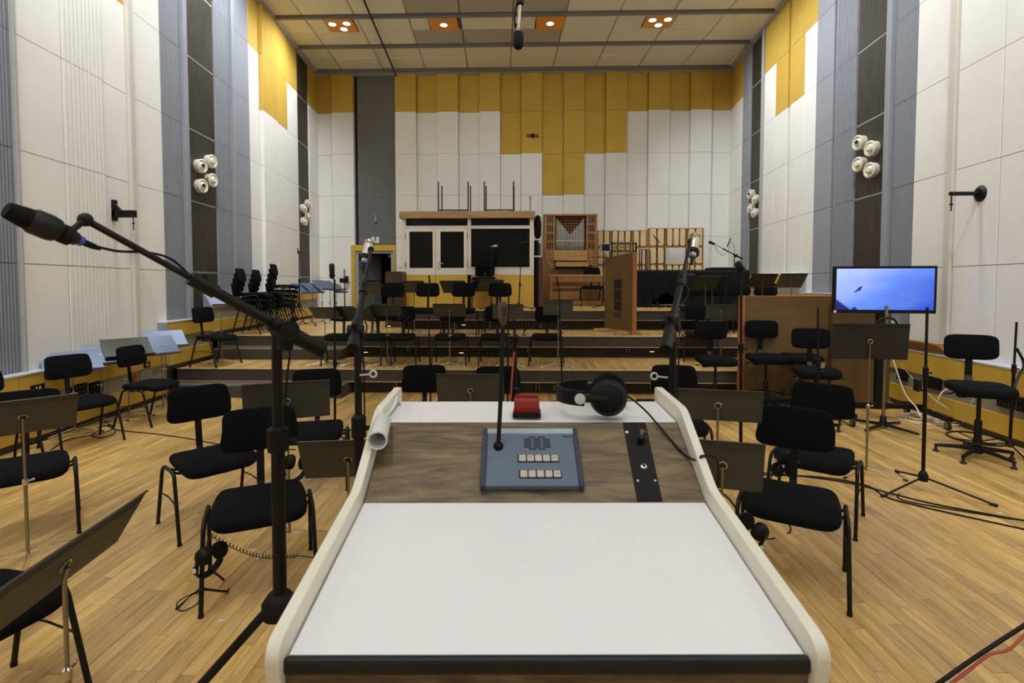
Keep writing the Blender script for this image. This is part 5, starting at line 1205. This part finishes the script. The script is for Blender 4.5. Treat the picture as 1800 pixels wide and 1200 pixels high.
def screen(pxa, pxb, Ya, Yb_, ytop, label, edge=True):
    A, B_ = Vector((atY(pxa, 600, Ya).x, Ya, 0)), Vector((atY(pxb, 600, Yb_).x, Yb_, 0)); L_ = (B_-A).length; ang = math.degrees(math.atan2(B_.y-A.y, B_.x-A.x)); H_ = atY(pxa, ytop, Ya).z
    t = thing('movable_screen', label, 'acoustic screen', A, ang, 'brown screens at the right')
    b = MB(); b.box(0, L_, 0, .05, .012, H_); b.build('board', M['screenwood'], t, smooth=False, bevel=.003)
    b = MB(); b.box(-.006, L_, -.004, .054, H_, H_+.012); b.build('top_strip', M['edgewood'], t, smooth=False)
    if edge: b = MB(); b.box(-.075, 0, -.02, .06, .012, H_+.012); b.build('edge_strip', M['edgewood'], t, smooth=False)
    b = MB(); b.box(.05, L_-.05, .005, .045, .001, .014); b.build('glide_rail', M['rubber'], t, smooth=False)
screen(1308, 1461, 7.30, 7.1, 521, 'wide brown wooden screen behind the three high stools')
screen(1463, 1566, 6.98, 6.9, 521, 'brown wooden screen behind the monitor, joining the wide one', False)
# brown upright cabinet by the door
A = atY(676, 500, 10.6); B_ = atY(709, 500, 10.6); hA = atY(690, 477, 10.6).z-Z2
t = thing('wooden_cabinet', 'dark reddish-brown upright cabinet with bright clip, left of the booth', 'cabinet', (A.x, 10.6, Z2)); w_ = min(B_.x, DX1+9)-A.x
b = MB(); b.prism(rounded([(0, .002), (w_-.02, .002), (w_-.02, hA), (.02, hA), (0, hA-.3), (.06, hA-.5)], [0, 0, 0, .03, .1, .1], 4), 0, .35, 'Y'); fix(b.build('body', M['darkwood'], t, smooth=False))
b = MB(); b.tube([(w_*.4, -.02, hA-.36), (w_*.8, -.02, hA-.36)], .016, 8); b.build('clip', M['bright'], t)
# sign above the door, wall bits
p = atY(660, 422, BACK-.06); t = thing('exit_sign', 'small white sign with black bar over the yellow door frame', 'sign', p); b = MB(); b.box(-.11, .11, -.02, .03, -.09, .09); b.build('board', M['plasticwhite'], t, smooth=False, bevel=.003); b = MB(); b.box(-.014, .014, -.024, -.02, -.01, .09); b.build('dark_bar', M['hole'], t, smooth=False)
p = atY(661, 384.5, BACK-.06); t = thing('wall_sensor', 'small grey box on the ribbed grey panel over the door', 'sensor', p); b = MB(); b.box(-.03, .03, -.05, .02, -.02, .1); b.build('housing', M['grey'], t, smooth=False, bevel=.006); b = MB(); b.box(-.04, .04, -.07, .02, -.09, -.02); b.build('lower_housing', M['grey'], t, smooth=False, bevel=.008)
p = atY(936, 238, BACK-.2); t = thing('warning_light', 'red warning light with black middle on the yellow wall panels', 'warning light', (p.x, BACK-.15, p.z))
b = MB(); b.tube([(-.17, -.055, 0), (-.05, -.055, 0)], .042, 14); b.build('red_lens', M['red'], t); b = MB(); b.tube([(.05, -.055, 0), (.17, -.055, 0)], .042, 14); b.build('red_lens', M['red'], t)
b = MB(); b.tube([(-.05, -.055, 0), (.05, -.055, 0)], .045, 14); b.box(-.04, .04, -.055, 0, -.05, .04); b.build('body', M['blackplastic'], t)
p = atY(704, 468, BACK-.17); t = thing('light_switch', 'white switch plate on the wall between door and booth', 'switch', (p.x, BACK-.15, p.z)); b = MB(); b.box(-.04, .04, -.02, -.001, -.04, .04); b.build('plate', M['plasticwhite'], t, smooth=False, bevel=.004); b = MB(); b.box(-.02, .02, -.026, -.02, -.03, .03); b.build('rocker', M['whitemetal'], t, smooth=False, bevel=.002)
# ------------------------------------------------------------------ white wall nozzles on the dark panels
def wall_at(side, px, py, off=.03):
    d = ray(px, py); a_, b_ = (LA+off, LB) if side < 0 else (RA-off, RB); Y = a_/(d.x/d.y-b_); return Vector((a_+b_*Y, Y, EYE+d.z/d.y*Y))
noz = {}
def nozzle(side, px, py, off_dot, label, group):
    p = wall_at(side, px, py, .032)
    key = (side, off_dot)
    if key in noz: t = copy_tree(noz[key]); t['label'] = label; t['group'] = group
    else:
        t = noz[key] = thing('air_nozzle', label, 'air nozzle', p, 0, group)
        T = Matrix.Rotation(pi/2 if side < 0 else -pi/2, 4, 'Y')
        b = MB(); b.lathe([(.09, 0), (.108, .0), (.112, .01), (.112, .075), (.118, .08), (.118, .098), (.098, .105), (.088, .085), (.06, .08)], 30, T); b.build('flange', M['whitemetal'], t)
        b = MB(); tilt = Matrix.Rotation(.25, 4, 'X'); b.lathe([(.066, .06), (.068, .09), (.052, .13), (.036, .146), (.034, .148), (.001, .148)] if not off_dot else [(.066, .06), (.066, .10), (.045, .13), (.032, .135), (.032, .12), (.001, .12)], 26, T @ tilt); b.build('ball', M['whitemetal'], t)
        if off_dot: b = MB(); b.lathe([(.030, .1), (.030, .137), (.001, .138)], 18, T @ tilt); b.build('opening', M['hole'], t)
        b = MB(); b.cbox((0, .1, .035), (.03, .03, .05), T); b.build('lug', M['whitemetal'], t, smooth=False)
    t.location = p; t.rotation_euler = (0, 0, (.077 if side < 0 else .063)*-side*-1)
for side, pts, gname in ((-1, ((347, 292, 1, 'upper left'), (365, 284, 0, 'upper right'), (348, 327, 1, 'lower left'), (366, 317, 0, 'lower right')), 'near left dark panel'), (-1, ((530, 366, 0, 'upper left'), (538.5, 358, 0, 'upper right'), (531, 389, 0, 'lower left'), (538.5, 381, 0, 'lower right')), 'far left dark panel'),
                        (1, ((1517, 251, 1, 'upper left'), (1539, 261, 0, 'upper right'), (1517, 289, 0, 'lower left'), (1538, 299, 0, 'lower right')), 'near right dark panel'), (1, ((1324, 341, 1, 'upper left'), (1332, 350, 0, 'upper right'), (1324, 366, 0, 'lower left'), (1331, 374, 0, 'lower right')), 'far right dark panel')):
    for px, py, dot, w_ in pts: nozzle(side, px, py, dot, f'round white air nozzle, {w_} of the four on the {gname}', 'air nozzles on the dark panels')
# wall arms
p = wall_at(-1, 200, 376, .03); t = thing('wall_bracket', 'black angled bracket arm with hanging rod on the left white wall', 'bracket', p); e_ = atY(241, 377, p.y+.03)-p
b = MB(); b.box(-.01, .03, -.03, .03, -.09, .18); b.build('wall_plate', M['blackmetal'], t, smooth=False)
b = MB(); b.box(0, e_.x, -.03, .03, -.045, .045); b.prism([(0, .045), (.11, .045), (0, .16)], -.02, .02, 'Y'); fix(b.build('arm', M['blackmetal'], t, smooth=False, bevel=.003))
b = MB(); b.tube([(e_.x-.03, 0, -.02), (e_.x-.03, 0, -.21)], .006, 8); b.lathe([(.018, -.13), (.018, -.12), (.006, -.11)], 10, Matrix.Translation((e_.x-.03, 0, 0))); b.build('hanging_rod', M['blackmetal'], t)
p = wall_at(1, 1727, 340, .03); t = thing('wall_bracket', 'black bracket arm with round wall disc on the right white wall', 'bracket', p); e_ = atY(1674, 345, p.y-.03)-p
b = MB(); b.lathe([(.095, 0), (.095, .02), (.06, .05), (.001, .05)], 26, Matrix.Rotation(-pi/2, 4, 'Y')); b.build('wall_disc', M['blackmetal'], t)
b = MB(); b.tube([(0, 0, 0), (e_.x, 0, 0)], .024, 12); b.build('arm', M['blackmetal'], t); b = MB(); b.tube([(e_.x+.015, 0, .02), (e_.x+.015, 0, -.20)], .007, 8); b.lathe([(.02, -.13), (.02, -.12), (.007, -.11)], 10, Matrix.Translation((e_.x+.015, 0, 0))); b.build('hanging_rod', M['blackmetal'], t)
# ================================================================== MONITOR
YM = 6.35; mc = atY(1555, 510, YM); A = atY(1470, 511, YM); B_ = atY(1639, 510, YM); 
rz = -7; t = thing('monitor', 'wide wall-sized screen showing a bird over blue mist, on a wheeled stand', 'monitor', (mc.x, YM, 0), rz)
wv = (B_.x-A.x)/cos(radians(rz))/2*.99; hv = (atY(1555, 467.5, YM).z-atY(1555, 550.5, YM).z)/2; zc = (atY(1555, 467.5, YM).z+atY(1555, 550.5, YM).z)/2
b = MB(); b.box(-wv, wv, 0, .05, zc-hv, zc+hv); b.build('bezel', M['blackplastic'], t, smooth=False, bevel=.004)
def screen_mat():
    m = bpy.data.materials.new('bird_picture'); m.use_nodes = True; nt = m.node_tree; N = nt.nodes; L = nt.links; b = N['Principled BSDF']
    tc = N.new('ShaderNodeTexCoord'); sp = N.new('ShaderNodeSeparateXYZ'); L.new(tc.outputs['Generated'], sp.inputs[0])
    n = N.new('ShaderNodeTexNoise'); n.inputs['Scale'].default_value = 2.2; n.inputs['Detail'].default_value = 4; L.new(tc.outputs['Generated'], n.inputs['Vector'])
    def mth(op, a, b_, c=None):
        q = N.new('ShaderNodeMath'); q.operation = op
        for i, v in enumerate((a, b_, c)):
            if v is None: continue
            if hasattr(v, 'links'): L.new(v, q.inputs[i])
            else: q.inputs[i].default_value = v
        return q.outputs[0]
    # pale upper left to deep blue lower right, mist in between
    f = mth('MULTIPLY_ADD', sp.outputs[0], -.55, mth('MULTIPLY_ADD', sp.outputs[2], .38, mth('MULTIPLY_ADD', n.outputs[0], .45, .22)))
    r = N.new('ShaderNodeValToRGB'); e = r.color_ramp.elements; e[0].position = 0; e[0].color = S(44, 84, 205); e[1].position = .75; e[1].color = S(176, 194, 252); q = e.new(.35); q.color = S(100, 140, 236)
    L.new(f, r.inputs[0]); b.inputs['Base Color'].default_value = (0, 0, 0, 1); b.inputs['Roughness'].default_value = .15
    L.new(r.outputs[0], b.inputs['Emission Color']); b.inputs['Emission Strength'].default_value = .95; return m
sm = screen_mat(); sw, sh = wv-.03, hv-.03
b = MB(); b.box(-sw, sw, -.002, .0, zc-sh+.012, zc+sh); scr = b.build('screen', sm, t, smooth=False)
navy = mat('picture_navy', S(22, 24, 90), .4, emit=1.0); M['navy'] = navy
slate = mat('picture_hill', S(84, 110, 200), .4, emit=1.0)
# picture elements: (u,v) in the screen, u 0..1 from left, v 0..1 from bottom
SX = lambda u: -sw+2*sw*u; SZ = lambda v: zc-sh+.012+(2*sh-.012)*v
def flat(name, poly, m, y=-.0028): b = MB(); b.prism([(SX(u), SZ(v)) for u, v in poly], y, y+.0006, 'Y'); return fix(b.build(name, m, scr, smooth=False))
flat('picture_bird', [(.175, .425), (.20, .46), (.225, .52), (.25, .57), (.265, .58), (.262, .53), (.25, .50), (.257, .475), (.245, .46), (.235, .475), (.21, .435), (.185, .42)], navy)
random.seed(5); tr = [(0, 0), (0, .27)]
for i in range(9): u = .012+i*.0165; h_ = .25-i*.027; tr += [(u-.004, h_-.03), (u, h_+random.uniform(0, .03)), (u+.005, h_-.035)]
tr += [(.155, 0)]; flat('picture_trees', tr, navy)
flat('picture_trees', [(.16, 0), (.168, .05), (.172, .03), (.178, .07), (.184, .04), (.192, .09), (.2, .05), (.206, .06), (.222, 0)], navy)
hp_ = MB()
b = MB(); b.box(SX(.11), SX(.135), -.003, -.0024, SZ(.93), SZ(.935)); b.box(SX(.11), SX(.135), -.003, -.0024, SZ(.87), SZ(.875)); b.box(SX(.11), SX(.112), -.003, -.0024, SZ(.87), SZ(.935)); b.box(SX(.133), SX(.135), -.003, -.0024, SZ(.87), SZ(.935)); b.build('picture_icon', slate, scr, smooth=False)
b = MB(); b.box(-wv+.004, -wv+.034, -.003, 0, zc-hv+.004, zc-hv+.034); b.build('sticker', M['plasticwhite'], t, smooth=False)
b = MB(); b.box(-.035, .035, .05, .12, .2, zc+.2); b.box(-.2, .2, .05, .075, zc-.15, zc+.15); b.build('column', M['blackmetal'], t, smooth=False, bevel=.004)
b = MB(); b.box(-.52, .52, .06, .12, .13, .19); b.build('cross_bar', M['blackmetal'], t, smooth=False, bevel=.006)
for s in (-1, 1):
    b = MB(); b.box(s*.5-.035, s*.5+.035, -.42, .42, .10, .16); f_ = b.build('base_foot', M['blackmetal'], t, smooth=False, bevel=.01)
    for y in (-.38, .38):
        b = MB(); b.tube([(s*.5-.014, y, .05), (s*.5+.014, y, .05)], .048, 18); c_ = b.build('caster_wheel', M['rubber'], f_); b = MB(); b.tube([(s*.5-.017, y, .05), (s*.5+.017, y, .05)], .028, 16); b.box(s*.5-.022, s*.5+.022, y-.02, y+.02, .07, .102); b.build('caster_fork', M['steel'], f_)
# steel pole on a flat star foot in front of it
f = onZ(1552, 752, 0); tp = atY(1554, 537, f.y)
t = thing('floor_pole', 'steel pole on a flat black star foot in front of the monitor', 'pole', (f.x, f.y, 0))
b = MB(); b.tube([(0, 0, .05), (0, 0, tp.z)], .017, 12); b.build('pole', M['steel'], t)
b = MB(); b.lathe([(.05, .03), (.04, .06), (.028, .14), (.018, .15)], 14); b.build('hub', M['blackmetal'], t)
for k in range(4): a = .5+k*pi/2; b = MB(); b.tube([(.03*cos(a), .03*sin(a), .045), (.36*cos(a), .36*sin(a), .02)], [.02, .013], 8); b.build('foot_arm', M['blackmetal'], t)
b = MB(); b.tube(curve_pts([(-.13, 0, tp.z-.20), (-.06, -.02, tp.z-.15), (.0, -.03, tp.z-.14), (.07, -.02, tp.z-.155), (.13, 0, tp.z-.21)], 4), .012, 8); b.build('cable_wrap', M['blackplastic'], t)
# boards lying on the right ledge
for i in range(5):
    y0, y1 = 6.25+i*.03, 7.15; zz = .802+.027*i; b = MB(); x = rx(6.7)-.10-.012*i; b.cbox((0, 0, 0), (.10, y1-y0-.03*i, .024)); o = b.build('board', M['edgewood' if i % 2 else 'pine'], None, smooth=False, bevel=.003); o.location = (x, (y0+y1)/2, zz+.012); o.rotation_euler = (0, 0, -.063)
    tag(o, f"rough wooden board on the right ledge, {('lowest', 'second lowest', 'middle', 'second highest', 'topmost')[i]} of five", 'board', 'boards on the right ledge')
# ================================================================== CABLES AND HANGING HEADPHONES
def fl(px, py, z=.006): return onZ(px, py, z)
cable([fl(90, 790), fl(120, 772), fl(175, 762), fl(200, 752), fl(190, 745), fl(205, 755), fl(280, 763), fl(340, 772), fl(400, 782), fl(520, 790)], 'black cable on the floor left, running from the ledge past the chairs', .005)
cable([fl(172, 758), fl(160, 765), fl(178, 769), fl(200, 762), fl(200, 752), fl(182, 748), fl(172, 752)], 'black cable loop on the floor beside the left chair leg', .005)
cable([fl(1330, 830), fl(1420, 838), fl(1500, 850), fl(1570, 868), fl(1640, 885), fl(1720, 900), fl(1820, 918)], 'upper black cable crossing the floor at the right of the tripod', .006)
cable([fl(1330, 834, .005), fl(1440, 838), fl(1520, 852), fl(1560, 874), fl(1620, 890), fl(1700, 908), fl(1820, 934)], 'lower black cable crossing the floor at the right of the tripod', .006)
cable([fl(1580, 868), fl(1578, 874), fl(1600, 882), fl(1680, 896), fl(1780, 912)], 'short black cable strand between the two long ones', .005)
cable([atY(1830, 1080, 1.9), atY(1760, 1125, 1.85), atY(1700, 1165, 1.8), atY(1630, 1215, 1.75)], 'thick black cable in the lower right corner', .007)
cable([atY(1815, 1100, 1.88), atY(1775, 1140, 1.83), atY(1740, 1150, 1.82), atY(1700, 1180, 1.79), atY(1660, 1210, 1.76)], 'red cable beside the thick black one in the lower right corner', .005, 'redcable')
random.seed(11); wc = fl(1636, 738, .008); pts = []
for i in range(46):
    a = i*.62; r_ = .17+.09*sin(i*.45)+random.uniform(-.02, .02); pts.append((wc.x+r_*1.5*cos(a), wc.y+r_*sin(a), .007+.0007*i))
cable(pts, 'coil of thin white cable on the floor under the monitor', .006, 'whitecable', n=3)
q0 = atY(1570, 632, 6.25)
cable([q0, atY(1590, 690, 6.15), atY(1610, 715, 6.05), atY(1620, 735, 5.98), (wc.x, wc.y+.1, .012)], 'white cable hanging from the monitor down to the coil', .008, 'whitecable')
cable([atY(1666, 683, 5.9), atY(1655, 690, 5.85), atY(1645, 712, 5.9), (wc.x+.1, wc.y+.12, .012)], 'white cable from the ledge sockets to the coil', .005, 'whitecable')
cable([atY(1584, 640, 6.1), atY(1600, 660, 6.25), atY(1640, 700, 6.2), atY(1668, 720, 6.1), (wc.x+.25, wc.y+.1, .01), (wc.x+.1, wc.y, .01)], 'pale cable hanging between monitor and ledge', .004, 'whitecable')
cable([atY(1722, 697, 5.2), atY(1712, 700, 5.2), atY(1700, 722, 5.3), fl(1690, 745), fl(1660, 752), fl(1640, 748)], 'pale cable from the ledge behind the nearest stool to the coil', .004, 'whitecable')
hg = 'headphones hanging under the chairs'
def hang(px, py, Y, rot, label):
    o = copy_tree(hp); o.location = atY(px, py, Y); o.scale = (.95,)*3; o.rotation_euler = rot; o['label'] = label; o['group'] = hg
hang(372, 972, 2.50, (pi+.3, .1, 1.25), 'headphones hanging from the front of the nearest left chair')
hang(1323, 925, 2.45, (pi+.2, -.1, 1.9), 'headphones hanging from the front of the nearest right chair')
hang(1378, 826, 3.2, (.2, .1, .2), 'headphones on the rail behind the nearest right chair')
hang(522, 812, 3.0, (pi+.2, .3, .9), 'headphones hanging from the tripod stand between the left chairs')
hang(708, 562, 8.0, (0, .3, .5), 'headphones hung over the third chair back of the lowest platform')
cable([fl(310, 1070), fl(345, 1040), atY(356, 1035, 2.45), fl(400, 1038), fl(392, 1018), atY(368, 1000, 2.5)], 'black headphone cable on the floor at the nearest left chair leg', .006)
cable([fl(372, 1035), fl(345, 1040), fl(312, 1058), fl(318, 1073), fl(345, 1062), fl(356, 1042)], 'thin cable loop at the foot of the nearest left chair', .0025)
# coiled cord
b = MB(); a0 = atY(372, 940, 2.5); a1 = atY(520, 976, 2.75); pts = []
for i in range(26*10+1):
    u = i/260; c = a0.lerp(a1, u)-Vector((0, 0, .05*sin(pi*u))); a = 2*pi*i/10; pts.append(c+Vector((.004*cos(a)*0, .009*cos(a), .009*sin(a))))
tag(b.tube(pts, .0022, 5).build('coiled_cord', M['blackplastic']), 'spiral black cord stretched from the nearest left chair to the right', 'cable')
cable([a1, atY(560, 981, 2.7), atY(590, 990, 2.6)], 'straight end of the spiral cord by the desk cheek', .0025)
cable([atY(1336, 946, 2.5), fl(1360, 946), fl(1388, 935), fl(1386, 920), fl(1370, 912)], 'black cable looping on the floor at the nearest right chair', .005)
cable([fl(1300, 905), fl(1285, 880), fl(1265, 862), fl(1250, 852)], 'black cable on the floor behind the right cheek of the desk', .006)
# small desk stand on the step edge and power box
p = onZ(921, 587, Z2); t = thing('table_microphone_stand', 'tiny black microphone stand on the edge of the middle platform', 'microphone stand', (p.x, 8.95, Z2+.001)); b = MB(); b.lathe([(.05, 0), (.05, .012), (.01, .02)], 16); b.build('base', M['blackmetal'], t)
b = MB(); b.tube([(0, 0, .015), (.005, 0, .07), (.02, -.01, .10), (.01, 0, .14)], .009, 8); b.build('stem', M['blackmetal'], t); b = MB(); b.ball((.02, -.01, .1), .02, 10); b.tube([(.0, 0, .12), (.02, 0, .19)], .012, 8); b.build('clip', M['blackplastic'], t)
p = onZ(1122, 692, 0); t = thing('power_box', 'black power strip with cables on the floor behind the right cheek of the desk', 'power strip', (p.x, 7.2, .001)); b = MB(); b.box(-.16, .16, -.04, .04, 0, .05); b.build('housing', M['blackplastic'], t, smooth=False, bevel=.008)
for i in range(4): b = MB(); b.lathe([(.02, .05), (.02, .052), (.014, .051)], 12, Matrix.Translation((-.1+i*.065, 0, 0))); b.build('outlet', M['softblack'], t)
for i, (xs, lab) in enumerate((((1135, 690), 'black cable curling right of the power strip'), ((1105, 694), 'black cable curling left of the power strip'))):
    s = 1 if i == 0 else -1; cable([(p.x+s*.16, 7.2, .02), (p.x+s*.3, 7.25, .01), (p.x+s*.36, 7.1, .008), (p.x+s*.22, 7.0, .008), (p.x+s*.5, 6.98, .008)], lab, .006)
# paper scraps
for px, py, lab in ((389, 1090, 'small scrap of white tape on the floor before the nearest left chair'), (1757, 901, 'small scrap of white tape on the floor right of the tripod')):
    p = fl(px, py, .001); b = MB(); b.prism([(-.02, -.006), (.012, -.009), (.02, .004), (-.01, .008)], 0, .0012); o = b.build('tape_scrap', M['plasticwhite'], None, smooth=False); o.location = (p.x, p.y, .0005); tag(o, lab, 'scrap')
